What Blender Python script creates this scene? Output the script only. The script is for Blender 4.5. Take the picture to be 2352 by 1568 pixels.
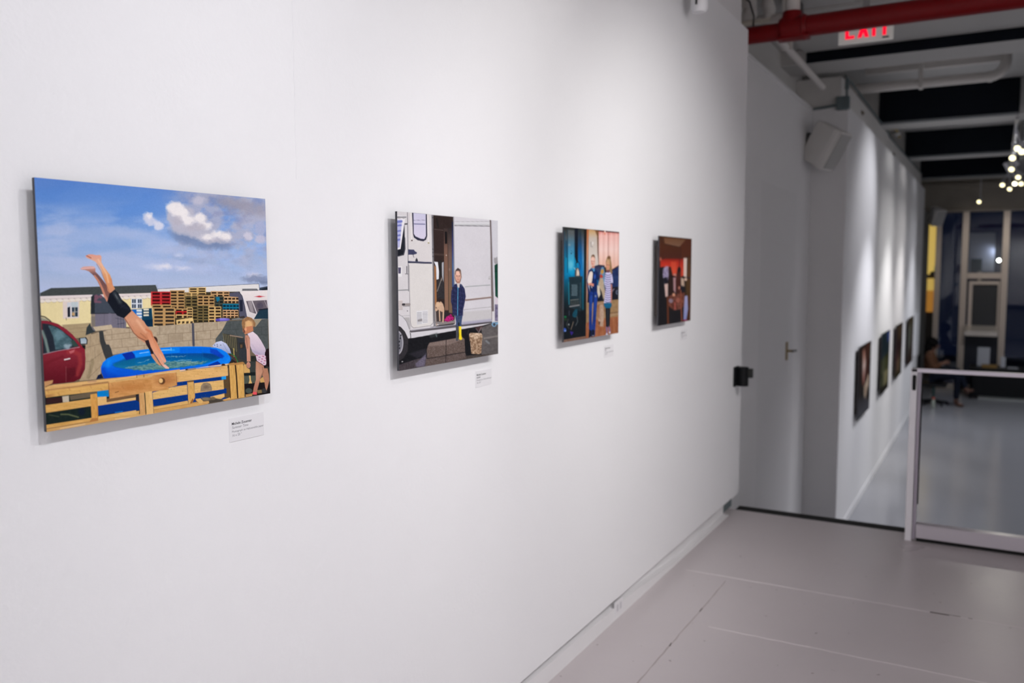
import bpy, bmesh, math, random
import numpy as np
from mathutils import Vector, Matrix

random.seed(4)
for o in list(bpy.data.objects): bpy.data.objects.remove(o, do_unlink=True)
SC = bpy.context.scene; COL = SC.collection
R = math.radians

# ---------------------------------------------------------------- camera
def make_camera():
    yaw, pitch, roll = R(29.39836), R(4.88249), R(-.11273)
    f = Vector((-math.sin(yaw)*math.cos(pitch), math.cos(yaw)*math.cos(pitch), -math.sin(pitch)))
    r = f.cross(Vector((0, 0, 1))).normalized(); u = r.cross(f)
    r2 = r*math.cos(roll)+u*math.sin(roll); u2 = -r*math.sin(roll)+u*math.cos(roll)
    M = Matrix((r2, u2, -f)).transposed().to_4x4(); M.translation = Vector((1.375, 0, 1.52))
    cd = bpy.data.cameras.new('camera'); cam = bpy.data.objects.new('camera', cd); COL.objects.link(cam)
    cam.matrix_world = M; cd.sensor_width = 36; cd.lens = 36*1967.82/2352; cd.clip_start = .05; cd.clip_end = 200
    cd.dof.use_dof = True; cd.dof.focus_distance = 1.90; cd.dof.aperture_fstop = 3.1; cd.dof.aperture_blades = 8
    SC.camera = cam
make_camera()
SC.view_settings.view_transform = 'Standard'; SC.view_settings.look = 'None'
SC.view_settings.exposure = 0.0; SC.view_settings.gamma = 1.0; SC.view_settings.use_curve_mapping = False

# ---------------------------------------------------------------- world: night outside the shop front
W = bpy.data.worlds.new('night'); SC.world = W; W.use_nodes = True
W.node_tree.nodes['Background'].inputs[0].default_value = (.10, .15, .42, 1)
W.node_tree.nodes['Background'].inputs[1].default_value = .028

# ---------------------------------------------------------------- lights
def spot(name, loc, target, power, angle, blend=1.0, col=(1, 1, 1), rad=.03):
    l = bpy.data.lights.new(name, 'SPOT'); l.energy = power; l.spot_size = R(angle); l.spot_blend = blend; l.color = col; l.shadow_soft_size = rad
    o = bpy.data.objects.new(name, l); COL.objects.link(o); o.location = loc
    d = Vector(target)-Vector(loc); o.rotation_euler = d.to_track_quat('-Z', 'Y').to_euler(); return o
COOL = (.93, .94, 1.0); WARM = (1.0, .965, .93)
# track spots of the near gallery, one per picture, thrown from the room side
for i, (yc, p, c) in enumerate([(1.08, 78, COOL), (2.03, 87, (1, .985, .99)), (3.0, 95, (1, .975, .965)), (4.03, 122, (1, .975, .965))]):
    spot('gallery_spot_or_fill', (2.25, yc-.85, 2.9), (0, yc-.02, 1.42), p, 66, .9, c, .07)
spot('gallery_spot_or_fill', (2.25, -1.3, 2.9), (0, .1, 1.4), 78, 66, .9, COOL, .035)
# added fill spots on the wall opposite, the wall behind and the platform floor
for y in (-2.5, -.5, 1.5): spot('gallery_spot_or_fill', (3.2, y, 2.9), (5.2, y, 1.4), 520, 90, .9, (1, .97, .97), .06)
spot('gallery_spot_or_fill', (2.6, -2.2, 2.9), (2.2, -4.1, 1.4), 260, 90, .9, (.95, .96, 1), .06)
spot('gallery_spot_or_fill', (1.7, 1.2, 3.1), (.6, 2.4, 0), 60, 80, 1.0, (1, .93, .95), .08)
# spots of the long wall beyond, one high and one low per picture
for i, yc in enumerate([10.43, 12.52, 14.4, 16.5]):
    c = [COOL, (1, .99, .97), (1, .97, .95), COOL][i]
    spot('hall_spot_or_fill', (1.62, yc+.7, 3.32), (.075, yc+.05, 2.1), [120, 150, 135, 80][i], 66, 1.0, c, .03)
    spot('hall_spot_or_fill', (1.62, yc+.75, 3.0), (.075, yc, .1), [350, 360, 300, 200][i], 56, 1.0, c, .03)
# added wide fill spots over the hall floor and its other wall
for x, y, p in ((3.4, 9.5, 260), (3.4, 13, 240), (2.2, 16.6, 330)): spot('hall_spot_or_fill', (x, y, 3.0), (x, y+.6, -1.2), p, 120, 1, (.88, .93, 1.0), .05)
for y in (7.5, 11, 15): spot('hall_spot_or_fill', (3.6, y, 3.0), (5.2, y, .8), 110, 110, 1, (1, .95, .92), .05)
spot('hall_spot_or_fill', (1.6, 10.2, 3.0), (.55, 8.4, -1.2), 170, 52, 1, (.97, .96, 1), .05)  # added to lift the hall floor beside the long wall
spot('hall_spot_or_fill', (1.6, 17.5, 3.0), (1.25, 21.5, 1.3), 130, 50, 1, (1, .92, .82), .05)  # added to brighten the shop front mullions
spot('hall_spot_or_fill', (1.6, 13.2, 3.0), (1.55, 4.5, 0), 26, 26, 1, (1, .96, .88), .05)

# ---------------------------------------------------------------- materials
MATS = {}
def mat(name, col, rough=.6, metal=0, noise=0, nscale=8, bump=0, bscale=60, spec=.5, emit=None, estr=0, coat=0, col2=None, stretch=None):
    if name in MATS: return MATS[name]
    m = bpy.data.materials.new(name); m.use_nodes = True; MATS[name] = m
    N = m.node_tree.nodes; L = m.node_tree.links; b = N['Principled BSDF']
    b.inputs['Base Color'].default_value = (*col, 1); b.inputs['Roughness'].default_value = rough; b.inputs['Metallic'].default_value = metal
    b.inputs['Specular IOR Level'].default_value = spec; b.inputs['Coat Weight'].default_value = coat
    tc = N.new('ShaderNodeTexCoord'); src = tc.outputs['Object']
    if stretch:
        mp = N.new('ShaderNodeMapping'); mp.inputs['Scale'].default_value = stretch; L.new(src, mp.inputs[0]); src = mp.outputs[0]
    if noise:
        n = N.new('ShaderNodeTexNoise'); n.inputs['Scale'].default_value = nscale; n.inputs['Detail'].default_value = 4; L.new(src, n.inputs['Vector'])
        x = N.new('ShaderNodeMix'); x.data_type = 'RGBA'; L.new(n.outputs[0], x.inputs[0])
        a = col2 if col2 else tuple(c*(1-noise) for c in col)
        x.inputs[6].default_value = (*a, 1); x.inputs[7].default_value = (*(min(1, c*(1+noise)) for c in col), 1) if not col2 else (*col, 1)
        L.new(x.outputs[2], b.inputs['Base Color'])
    if bump:
        n = N.new('ShaderNodeTexNoise'); n.inputs['Scale'].default_value = bscale; n.inputs['Detail'].default_value = 3; L.new(src, n.inputs['Vector'])
        bp = N.new('ShaderNodeBump'); bp.inputs['Strength'].default_value = bump; bp.inputs['Distance'].default_value = .002; L.new(n.outputs[0], bp.inputs['Height']); L.new(bp.outputs[0], b.inputs['Normal'])
    if emit: b.inputs['Emission Color'].default_value = (*emit, 1); b.inputs['Emission Strength'].default_value = estr
    return m
wallm = mat('white_wall_paint', (.80, .80, .815), .55, noise=.012, nscale=3, bump=.35, bscale=90, spec=.3)
hallm = mat('hall_wall_paint', (.74, .73, .74), .55, noise=.02, nscale=2, spec=.3)
ceilm = mat('ceiling_paint', (.50, .49, .475), .7, noise=.05, nscale=2)
upm = mat('upper_wall_paint', (.60, .585, .57), .65, noise=.05, nscale=2)
basem = mat('baseboard_paint', (.74, .73, .74), .45, noise=.04, nscale=6, bump=.3, bscale=30)
whitem = mat('white_metal_paint', (.86, .84, .88), .4)
pipem = mat('white_pipe_paint', (.62, .59, .56), .55, noise=.06, nscale=10)
redm = mat('red_pipe_paint', (.17, .002, .004), .42, noise=.12, nscale=8, spec=.22)
blackm = mat('black_plastic', (.004, .0045, .006), .5, spec=.2)
navym = mat('navy_ceiling_panel', (.006, .008, .013), .85, spec=.15, noise=.1, nscale=3)
greym = mat('grey_box_metal', (.10, .13, .14), .5)
almm = mat('aluminium_frame', (.55, .48, .42), .42, metal=.35, noise=.08, nscale=5, stretch=(8, 8, .6))
hdrm = mat('front_header', (.34, .30, .25), .6, noise=.15, nscale=3)
silver = mat('silver_sill', (.62, .58, .54), .35, metal=.3)
flat_black = mat('black_gap', (.003, .003, .003), .8)

# ---------------------------------------------------------------- mesh helpers
class MB:
    def __init__(s): s.bm = bmesh.new()
    def box(s, x0, x1, y0, y1, z0, z1, bev=0, rot=None, piv=None, seg=2):
        g = bmesh.ops.create_cube(s.bm, size=1); v = g['verts']
        for q in v: q.co = Vector(((x0+x1)/2+q.co.x*(x1-x0), (y0+y1)/2+q.co.y*(y1-y0), (z0+z1)/2+q.co.z*(z1-z0)))
        if rot is not None:
            c = Vector(piv) if piv else Vector(((x0+x1)/2, (y0+y1)/2, (z0+z1)/2))
            for q in v: q.co = c+rot@(q.co-c)
        if bev:
            e = list({e for q in v for e in q.link_edges}); bmesh.ops.bevel(s.bm, geom=e, offset=bev, segments=seg, affect='EDGES', profile=.5)
        return s
    def tube(s, pts, r, n=16, cap=True):
        pts = [Vector(p) for p in pts]; rs = r if isinstance(r, (list, tuple)) else [r]*len(pts); rings = []
        up = None
        for i, p in enumerate(pts):
            d = ((pts[min(i+1, len(pts)-1)]-p).normalized()+(p-pts[max(i-1, 0)]).normalized()).normalized()
            if up is None: up = Vector((0, 0, 1)) if abs(d.z) < .9 else Vector((1, 0, 0))
            a = d.cross(up).normalized(); b = a.cross(d).normalized(); up = b
            rings.append([s.bm.verts.new(p+(a*math.cos(2*math.pi*k/n)+b*math.sin(2*math.pi*k/n))*rs[i]) for k in range(n)])
        for A, B in zip(rings, rings[1:]):
            for k in range(n): s.bm.faces.new((A[k], A[(k+1) % n], B[(k+1) % n], B[k]))
        if cap: s.bm.faces.new(rings[0]); s.bm.faces.new(rings[-1])
        return s
    def prism(s, pts, d, axis='y', bev=0):          # polygon of (a, b) in the plane across axis, from d[0] to d[1]
        def P(a, b, t): return {'x': (t, a, b), 'y': (a, t, b), 'z': (a, b, t)}[axis]
        A = [s.bm.verts.new(P(a, b, d[0])) for a, b in pts]; B = [s.bm.verts.new(P(a, b, d[1])) for a, b in pts]
        n = len(pts); fs = [s.bm.faces.new(A), s.bm.faces.new(B)]
        for k in range(n): fs.append(s.bm.faces.new((A[k], A[(k+1) % n], B[(k+1) % n], B[k])))
        if bev: bmesh.ops.bevel(s.bm, geom=list({e for f in fs for e in f.edges}), offset=bev, segments=2, affect='EDGES')
        return s
    def ball(s, c, r, sc=(1, 1, 1), n=16):
        g = bmesh.ops.create_uvsphere(s.bm, u_segments=n, v_segments=n//2+2, radius=r)
        for q in g['verts']: q.co = Vector(c)+Vector((q.co.x*sc[0], q.co.y*sc[1], q.co.z*sc[2]))
        return s
    def build(s, name, m, parent=None, smooth=False):
        bmesh.ops.recalc_face_normals(s.bm, faces=s.bm.faces)
        me = bpy.data.meshes.new(name); s.bm.to_mesh(me); s.bm.free(); me.materials.append(m)
        o = bpy.data.objects.new(name, me); COL.objects.link(o)
        if smooth:
            for p in me.polygons: p.use_smooth = True
            try:
                me.set_sharp_from_angle(angle=R(40))
            except Exception: pass
        if parent:
            o.parent = parent; o.matrix_parent_inverse = world(parent).inverted()
        return o
def world(o):
    M = Matrix.LocRotScale(o.location, o.rotation_euler, o.scale)
    return (world(o.parent)@o.matrix_parent_inverse@M) if o.parent else M
def tag(o, label, cat, group=None, kind=None):
    if label: o['label'] = label
    if cat: o['category'] = cat
    if group: o['group'] = group
    if kind: o['kind'] = kind
    return o
def thing(name, label, cat, loc, group=None):
    o = bpy.data.objects.new(name, None); COL.objects.link(o); o.location = loc; o.empty_display_size = .05
    return tag(o, label, cat, group)
def struct(name, mb, m, parent=None, label=None):
    o = mb.build(name, m, parent)
    if not parent: o['kind'] = 'structure'
    if label: o['label'] = label
    return o
# ---------------------------------------------------------------- printed pictures
# Each print is a flat sheet whose colours are drawn here with soft-edged shapes
# and stored as one colour attribute on a fine mesh.
def vnoise(x, y, seed=0):
    xi = np.floor(x).astype(np.int64); yi = np.floor(y).astype(np.int64)
    fx = x - xi; fy = y - yi
    fx = fx*fx*(3-2*fx); fy = fy*fy*(3-2*fy)
    def h(a, b):
        n = (a*374761393 + b*668265263 + seed*974711) & 0xffffffff
        n = ((n ^ (n >> 13))*1274126177) & 0xffffffff
        return ((n ^ (n >> 16)) & 0xffff)/65535.0
    return (h(xi, yi)*(1-fx)+h(xi+1, yi)*fx)*(1-fy) + (h(xi, yi+1)*(1-fx)+h(xi+1, yi+1)*fx)*fy

def fbm(x, y, seed=0, n=4):
    s = 0; a = .5
    for i in range(n):
        s = s + a*vnoise(x*2**i, y*2**i, seed+i*7); a *= .5
    return s/(1-.5**n)

def homog(src, dst):
    A = []; b = []
    for (x, y), (u, v) in zip(src, dst):
        A.append([x, y, 1, 0, 0, 0, -u*x, -u*y]); b.append(u)
        A.append([0, 0, 0, x, y, 1, -v*x, -v*y]); b.append(v)
    return np.append(np.linalg.solve(np.array(A, float), np.array(b, float)), 1).reshape(3, 3)

class Print:
    def __init__(self, corners, w, h):          # corners TL, TR, BR, BL of the sheet in drawing units
        H = homog([(0, 0), (1, 0), (1, 1), (0, 1)], corners)
        self.Hi = np.linalg.inv(H)
        u, v = np.meshgrid(np.linspace(0, 1, w), np.linspace(0, 1, h))
        d = H[2, 0]*u + H[2, 1]*v + 1
        self.X = (H[0, 0]*u + H[0, 1]*v + H[0, 2])/d
        self.Y = (H[1, 0]*u + H[1, 1]*v + H[1, 2])/d
        self.w, self.h = w, h
        self.img = np.zeros((h, w, 3)); self.o = (0, 0, 1)
        self.warp = 0
    def at(self, ox, oy, s):
        self.o = (ox, oy, s); return self
    def T(self, pts):
        return np.array([(self.o[0]+x/self.o[2], self.o[1]+y/self.o[2]) for x, y in pts], float)
    def box(self, P, pad):
        x0, y0 = P.min(0)-pad; x1, y1 = P.max(0)+pad
        q = np.array([(x0, y0, 1), (x1, y0, 1), (x1, y1, 1), (x0, y1, 1)])@self.Hi.T
        q = q[:, :2]/q[:, 2:]
        a = int(max(0, math.floor(q[:, 0].min()*self.w)-1)); b = int(min(self.w, math.ceil(q[:, 0].max()*self.w)+2))
        c = int(max(0, math.floor(q[:, 1].min()*self.h)-1)); d = int(min(self.h, math.ceil(q[:, 1].max()*self.h)+2))
        return slice(c, max(c, d)), slice(a, max(a, b))
    def mix(self, sl, a, col):
        if callable(col): col = col(self.X[sl], self.Y[sl])
        col = np.asarray(col, float)
        if col.ndim == 1: col = col[None, None, :]
        a = a[..., None]
        self.img[sl] = self.img[sl]*(1-a) + col*a
    def _xy(self, sl):
        X = self.X[sl]; Y = self.Y[sl]
        if self.warp:
            am, sc = self.warp
            X = X + (fbm(X/sc, Y/sc, 3)-.5)*am*2; Y = Y + (fbm(X/sc, Y/sc, 9)-.5)*am*2
        return X, Y
    def poly(self, pts, col, soft=.7, alpha=1.0):
        P = self.T(pts); sl = self.box(P, soft+1+(self.warp[0] if self.warp else 0)); X, Y = self._xy(sl)
        if X.size == 0: return
        D = np.full(X.shape, 1e9); ins = np.zeros(X.shape, bool)
        n = len(P)
        for i in range(n):
            x0, y0 = P[i]; x1, y1 = P[(i+1) % n]; dx, dy = x1-x0, y1-y0
            L = dx*dx+dy*dy+1e-12
            t = np.clip(((X-x0)*dx+(Y-y0)*dy)/L, 0, 1)
            D = np.minimum(D, (X-x0-t*dx)**2+(Y-y0-t*dy)**2)
            if abs(dy) > 1e-9:
                c = ((y0 > Y) != (y1 > Y)) & (X < dx*(Y-y0)/dy+x0)
                ins ^= c
        sd = np.where(ins, -1, 1)*np.sqrt(D)
        self.mix(sl, np.clip(.5-sd/soft, 0, 1)*alpha, col)
    def line(self, pts, wd, col, soft=.6, alpha=1.0, w2=None):
        P = self.T(pts); wd = wd/self.o[2]; w2 = wd if w2 is None else w2/self.o[2]
        sl = self.box(P, soft+max(wd, w2)); X, Y = self._xy(sl)
        if X.size == 0: return
        best = np.full(X.shape, 1e9); n = len(P)-1
        for i in range(n):
            x0, y0 = P[i]; x1, y1 = P[i+1]; dx, dy = x1-x0, y1-y0
            t = np.clip(((X-x0)*dx+(Y-y0)*dy)/(dx*dx+dy*dy+1e-12), 0, 1)
            r = (wd+(w2-wd)*(i+t)/n)/2
            best = np.minimum(best, np.hypot(X-x0-t*dx, Y-y0-t*dy)-r)
        self.mix(sl, np.clip(.5-best/soft, 0, 1)*alpha, col)
    def ell(self, cx, cy, rx, ry, col, rot=0, soft=.7, alpha=1.0):
        (cx, cy), = self.T([(cx, cy)]); rx /= self.o[2]; ry /= self.o[2]; m = max(rx, ry)
        sl = self.box(np.array([(cx-m, cy-m), (cx+m, cy+m)]), soft+1+(self.warp[0] if self.warp else 0)); X, Y = self._xy(sl)
        if X.size == 0: return
        c, s = math.cos(math.radians(rot)), math.sin(math.radians(rot))
        x = ((X-cx)*c+(Y-cy)*s)/rx; y = (-(X-cx)*s+(Y-cy)*c)/ry
        self.mix(sl, np.clip(.5-(np.hypot(x, y)-1)*min(rx, ry)/soft, 0, 1)*alpha, col)
    def grad(self, stops, axis='y'):             # colour function from (position, colour) stops in drawing units
        s = [(p/self.o[2]+(self.o[1] if axis == 'y' else self.o[0]), c) for p, c in stops]
        def f(X, Y):
            t = Y if axis == 'y' else X
            return np.stack([np.interp(t, [p for p, _ in s], [c[k] for _, c in s]) for k in range(3)], -1)
        return f
    def tex(self, col, amp=12, sx=4., sy=4., seed=1, col2=None):
        col = np.array(col, float); c2 = None if col2 is None else np.array(col2, float)
        def f(X, Y):
            n = fbm(X/sx, Y/sy, seed)
            if c2 is not None:
                t = np.clip((n-.3)/.4, 0, 1)[..., None]; return col*(1-t)+c2*t
            return col+((n-.5)*2*amp)[..., None]
        return f
    def linear(self):
        c = np.clip(self.img/255., 0, 1)
        return np.where(c <= .04045, c/12.92, ((c+.055)/1.055)**2.4)
def draw_pool():
    p = Print([(78.2, 410), (610.2, 456.3), (619, 901), (107.4, 990.8)], 760, 608)
    X, Y = p.X, p.Y
    # sky
    sky = p.grad([(400, (80, 124, 198)), (480, (102, 146, 212)), (560, (140, 172, 220)), (620, (162, 184, 220)), (665, (180, 192, 218))])
    p.img[:] = sky(X, Y)
    t = np.clip((X-330)/280, 0, 1)*np.clip((560-Y)/120, 0, 1)
    p.img = p.img*(1-t[..., None]*.7)+np.array([158, 164, 192])*t[..., None]*.7
    n = fbm(X/90+.4*Y/60, Y/28, 5, 5)
    a = np.clip((n-.43)*4.5, 0, 1)*.68*np.clip((Y-455)/60, .12, 1)
    p.img = p.img*(1-a[..., None])+np.array([176, 192, 226])*a[..., None]
    n = fbm(X/40, Y/26, 15, 5)
    a = np.clip((n-.5)*4, 0, 1)*.75*np.clip((X-370)/90, 0, 1)*np.clip((640-Y)/80, 0, 1)
    p.img = p.img*(1-a[..., None])+np.array([182, 184, 204])*a[..., None]
    a = np.clip((.44-n)*5, 0, 1)*.5*np.clip((X-390)/90, 0, 1)*np.clip((600-Y)/80, 0, 1)
    p.img = p.img*(1-a[..., None])+np.array([96, 118, 178])*a[..., None]
    n = fbm(X/26, Y/20, 25, 5)
    a = np.clip((n-.36)*4, 0, 1)*.8*np.clip((X-395+(Y-430)*.2)/60, 0, 1)*np.clip((640-Y)/90, 0, 1)
    p.img = p.img*(1-a[..., None])+np.array([174, 176, 196])*a[..., None]
    n = fbm(X/22, Y/14, 35, 4)
    a = np.clip((n-.5)*4, 0, 1)*.45*np.clip((X-380)/90, 0, 1)*np.clip((650-Y)/80, 0, 1)
    p.img = p.img*(1-a[..., None])+np.array([134, 142, 178])*a[..., None]
    p.at(50, 380, 3.92)
    p.warp = (4.5, 7)
    for x, y, rx, ry in [(2050, 380, 230, 60), (1850, 330, 160, 40)]: p.ell(x, y, rx, ry, (150, 146, 158), 8, 16, .6)
    for x, y, rx, ry in [(500, 640, 330, 60), (800, 590, 260, 45), (1050, 640, 240, 50), (380, 860, 260, 30), (1500, 780, 420, 50), (1300, 900, 500, 40), (600, 950, 400, 40)]:
        p.ell(x, y, rx, ry, (180, 194, 226), 6, 14, .5)
    for x, y, rx, ry, r in [(900, 440, 330, 60, -5), (300, 300, 260, 40, 8), (760, 260, 360, 40, 4)]: p.ell(x, y, rx, ry, (84, 136, 210), r, 26, .4)
    # main cumulus: shaded underside, then lit lobes
    for x, y, rx, ry in [(1600, 690, 220, 55), (1480, 620, 140, 60), (1760, 700, 130, 35)]: p.ell(x, y, rx, ry, (118, 136, 172), 10, 9, .75)
    for x, y, rx, ry in [(1380, 440, 75, 110), (1470, 470, 90, 110), (1600, 510, 75, 75), (1450, 560, 110, 60), (1600, 600, 120, 60), (1700, 650, 110, 50), (1820, 655, 75, 42)]:
        p.ell(x, y, rx, ry, (186, 186, 200), 0, 8, .95)
    for x, y, rx, ry in [(1345, 375, 45, 45), (1400, 400, 70, 60), (1440, 440, 60, 55), (1600, 475, 50, 45), (1500, 500, 60, 40), (1650, 540, 60, 34), (1760, 620, 50, 30), (1840, 645, 50, 36), (1680, 650, 60, 26)]:
        p.ell(x, y, rx, ry, (236, 232, 232), 0, 7, .95)
    for x, y, rx, ry in [(1400, 500, 40, 40), (1540, 560, 60, 26), (1610, 560, 40, 30), (1750, 680, 80, 14)]: p.ell(x, y, rx, ry, (182, 178, 190), 0, 8, .7)
    for x, y, rx, ry, c in [(1135, 470, 42, 42, (214, 216, 230)), (1165, 510, 60, 36, (206, 210, 228)), (1235, 545, 45, 45, (222, 222, 234)), (1150, 455, 28, 24, (234, 232, 238)), (1590, 320, 60, 35, (190, 190, 206)),
        (2040, 640, 40, 38, (204, 202, 216)), (2150, 560, 50, 60, (168, 176, 206)), (2150, 660, 50, 40, (190, 190, 210)), (1240, 915, 90, 26, (206, 212, 232)), (1290, 905, 50, 20, (226, 226, 236)), (1450, 925, 60, 16, (210, 214, 232)), (1130, 915, 40, 12, (190, 202, 230)), (1450, 835, 70, 22, (152, 172, 210)), (1410, 815, 30, 14, (196, 206, 230)),
        (2090, 990, 60, 26, (198, 200, 218)), (2110, 1020, 120, 30, (130, 142, 172)), (2190, 1050, 60, 20, (116, 130, 160))]:
        p.ell(x, y, rx, ry, c, 0, 6, .9)
    p.warp = 0
    p.at(80, 560, 7.839)
    # house
    p.poly([(0, 1200), (4500, 1100), (4500, 3600), (0, 3600)], (112, 98, 80))
    p.poly([(95, 900), (290, 812), (2170, 745), (2230, 905), (2230, 960), (95, 975)], p.tex((66, 72, 72), 8, 3, 1.2))
    for i in range(60):
        x = 1430+i*13
        p.line([(x, 775-(x-1430)*.04), (x+30, 900-(x-1430)*.02)], 4, (92, 96, 94), .5, .35)
    p.poly([(95, 960), (2230, 885), (2230, 1180), (2200, 1500), (480, 1500), (95, 1340)], p.tex((231, 216, 164), 6, 12, 20))
    p.poly([(95, 958), (2200, 888), (2200, 925), (95, 1005)], (226, 216, 214))
    p.poly([(95, 1000), (2200, 922), (2200, 962), (95, 1055)], (214, 202, 196))
    for i in range(19):
        x = 130+i*108; y = 1040-(x-130)*.045
        p.ell(x, y+10, 52, 26, (232, 224, 214), 0, .8); p.line([(x-40, y+30), (x, y+42), (x+40, y+30)], 7, (150, 132, 104), .8, .7)
        p.ell(x+40, y-18, 10, 6, (120, 110, 110), 0, .8, .6)
    p.poly([(500, 1050), (800, 1040), (790, 1345), (505, 1360)], (222, 208, 200)); p.poly([(580, 1070), (780, 1060), (775, 1325), (585, 1335)], (205, 208, 214))
    p.poly([(585, 1160), (632, 1140), (636, 1325), (588, 1330)], (30, 34, 46)); p.poly([(660, 1155), (770, 1150), (772, 1320), (662, 1322)], (44, 60, 74))
    p.poly([(650, 1060), (770, 1055), (770, 1145), (655, 1150)], (190, 202, 206)); p.line([(716, 1150), (716, 1320)], 10, (190, 190, 180)); p.line([(660, 1238), (772, 1232)], 8, (200, 196, 186)); p.ell(690, 1275, 26, 32, (196, 160, 110), 0, 1)
    p.poly([(640, 1140), (660, 1140), (662, 1330), (640, 1330)], (226, 222, 222)); p.line([(560, 1340), (566, 1385)], 10, (120, 110, 90))
    p.poly([(1730, 1000), (1930, 985), (1935, 1160), (1735, 1175)], (212, 218, 226))
    for x in (1745, 1850):
        for y in (1005, 1095):
            for k in (0, 1): p.poly([(x+k*38, y), (x+30+k*38, y-2), (x+30+k*38, y+66), (x+k*38, y+68)], (50, 66, 84))
    # shed, silver car behind, low wall
    p.poly([(1030, 930), (1160, 910), (1320, 1040), (1480, 1260), (1010, 1280), (1000, 1100)], (66, 74, 86)); p.poly([(1010, 960), (1075, 930), (1075, 1270), (1000, 1270)], (38, 44, 50))
    p.warp = (2, 3)
    for x, y, rx, ry in [(1110, 970, 45, 40), (1090, 1030, 30, 40), (1150, 1060, 50, 20), (1180, 960, 30, 30)]: p.ell(x, y, rx, ry, (138, 86, 104), 0, 1.5, .7)
    p.warp = 0
    p.line([(1005, 1262), (1450, 1258)], 14, (48, 50, 56))
    p.poly([(1010, 1275), (1450, 1262), (1640, 1340), (1640, 1568), (1010, 1568)], (116, 112, 126)); p.poly([(1010, 1275), (1080, 1275), (1085, 1500), (1010, 1500)], (150, 138, 120))
    p.line([(1245, 1270), (1245, 1480)], 8, (96, 92, 106)); p.line([(1345, 1280), (1350, 1500)], 60, (126, 122, 138), 2, .6)
    for x in (1490, 1540, 1590): p.line([(x, 1330), (x+10, 1568)], 7, (70, 78, 92))
    p.line([(1450, 1345), (1600, 1370)], 7, (60, 66, 80)); p.line([(1480, 1450), (1610, 1430)], 9, (60, 66, 80))
    # blue pallets right of the diver
    p.poly([(1730, 1190), (2100, 1160), (2125, 1490), (1960, 1500), (1850, 1380), (1760, 1300)], (18, 62, 88)); p.poly([(1740, 1190), (1920, 1180), (1925, 1330), (1850, 1370), (1770, 1290)], (20, 104, 190))
    for y in (1190, 1245, 1300, 1350): p.poly([(1825, y), (1920, y-4), (1922, y+34), (1828, y+36)], (216, 226, 226))
    for y in (1180, 1230, 1280): p.poly([(1950, y-4), (2045, y-8), (2048, y+22), (1952, y+26)], (226, 220, 196))
    p.poly([(1950, 1380), (2120, 1360), (2125, 1490), (1990, 1500)], (10, 44, 70))
    # pale warehouse and pallet towers
    p.at(340, 640, 7.839)
    p.poly([(170, 190), (1995, 88), (2000, 300), (170, 300)], (222, 220, 218)); p.line([(170, 190), (1995, 88), (2005, 200)], 8, (88, 98, 118))
    for i in range(46): p.line([(1060+i*20, 170), (1064+i*20, 260)], 3, (196, 194, 196), .5, .6)
    p.poly([(2005, 160), (2150, 130), (2150, 200), (2010, 190)], (60, 70, 84)); p.poly([(1980, 200), (2150, 150), (2150, 210)], (30, 36, 44))
    p.poly([(60, 260), (1650, 230), (1650, 700), (1400, 760), (900, 790), (500, 830), (100, 850)], (62, 54, 38))
    def pal(x0, y0, x1, y1, rows, cols, wood, dark=(46, 32, 22), tilt=0):
        p.poly([(x0, y0), (x1, y0+tilt), (x1, y1+tilt), (x0, y1)], wood)
        hh = (y1-y0)/rows; ww = (x1-x0)/cols
        for r in range(rows):
            for c in range(cols):
                xa = x0+c*ww+ww*.14; xb = x0+(c+1)*ww-ww*.1; ya = y0+r*hh+hh*.36+tilt*(c+.5)/cols; yb = y0+(r+1)*hh-hh*.06+tilt*(c+.5)/cols
                j = ((c*7+r*13+int(x0)) % 5)/5
                p.poly([(xa, ya+4*j), (xb, ya), (xb, yb), (xa, yb)], tuple(q*(.7+.6*j) for q in dark))
                p.line([(xa, y0+r*hh+3+tilt*(c+.5)/cols), (xb, y0+r*hh+3+tilt*(c+.5)/cols)], 7, tuple(min(255, q*1.16) for q in wood), .6, .6)
    W = (206, 172, 112); W2 = (186, 148, 96); D = (116, 100, 62)
    pal(730, 165, 1040, 290, 3, 2, W, tilt=-8); pal(1125, 225, 1460, 320, 2, 3, (196, 156, 110)); pal(390, 215, 655, 540, 6, 2, W2, tilt=-4)
    pal(665, 255, 885, 330, 2, 2, W); pal(665, 320, 885, 780, 8, 2, D, (36, 32, 24)); pal(885, 300, 1190, 520, 4, 3, W2); pal(885, 480, 1085, 780, 6, 2, D, (34, 34, 26)); pal(1080, 495, 1310, 780, 5, 2, W)
    pal(1200, 320, 1350, 500, 3, 2, (72, 74, 60), (26, 36, 40)); pal(1360, 320, 1640, 440, 2, 4, (204, 164, 118)); pal(1340, 450, 1640, 570, 2, 5, (22, 110, 138), (12, 40, 60)); pal(1340, 560, 1620, 700, 3, 4, (204, 162, 116))
    p.poly([(1210, 330), (1280, 325), (1290, 380), (1240, 420)], (26, 110, 140))
    pal(50, 240, 400, 480, 4, 2, (176, 42, 46), (70, 14, 18), -4); p.line([(60, 250), (60, 480)], 26, (196, 54, 56)); p.line([(222, 250), (225, 480)], 24, (196, 54, 56))
    pal(60, 470, 420, 530, 1, 2, W2); pal(80, 520, 480, 850, 5, 2, W2, (48, 40, 34)); pal(480, 540, 745, 590, 1, 2, W2); pal(490, 585, 745, 650, 1, 2, (184, 40, 40), (66, 16, 18)); pal(490, 645, 745, 710, 1, 2, W); pal(690, 520, 800, 700, 4, 1, W)
    p.poly([(500, 745), (800, 700), (820, 800), (510, 830)], (226, 194, 130))
    for x in (530, 605, 680, 755): p.poly([(x, 770), (x+44, 762), (x+44, 800), (x, 812)], (70, 54, 38))
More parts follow.
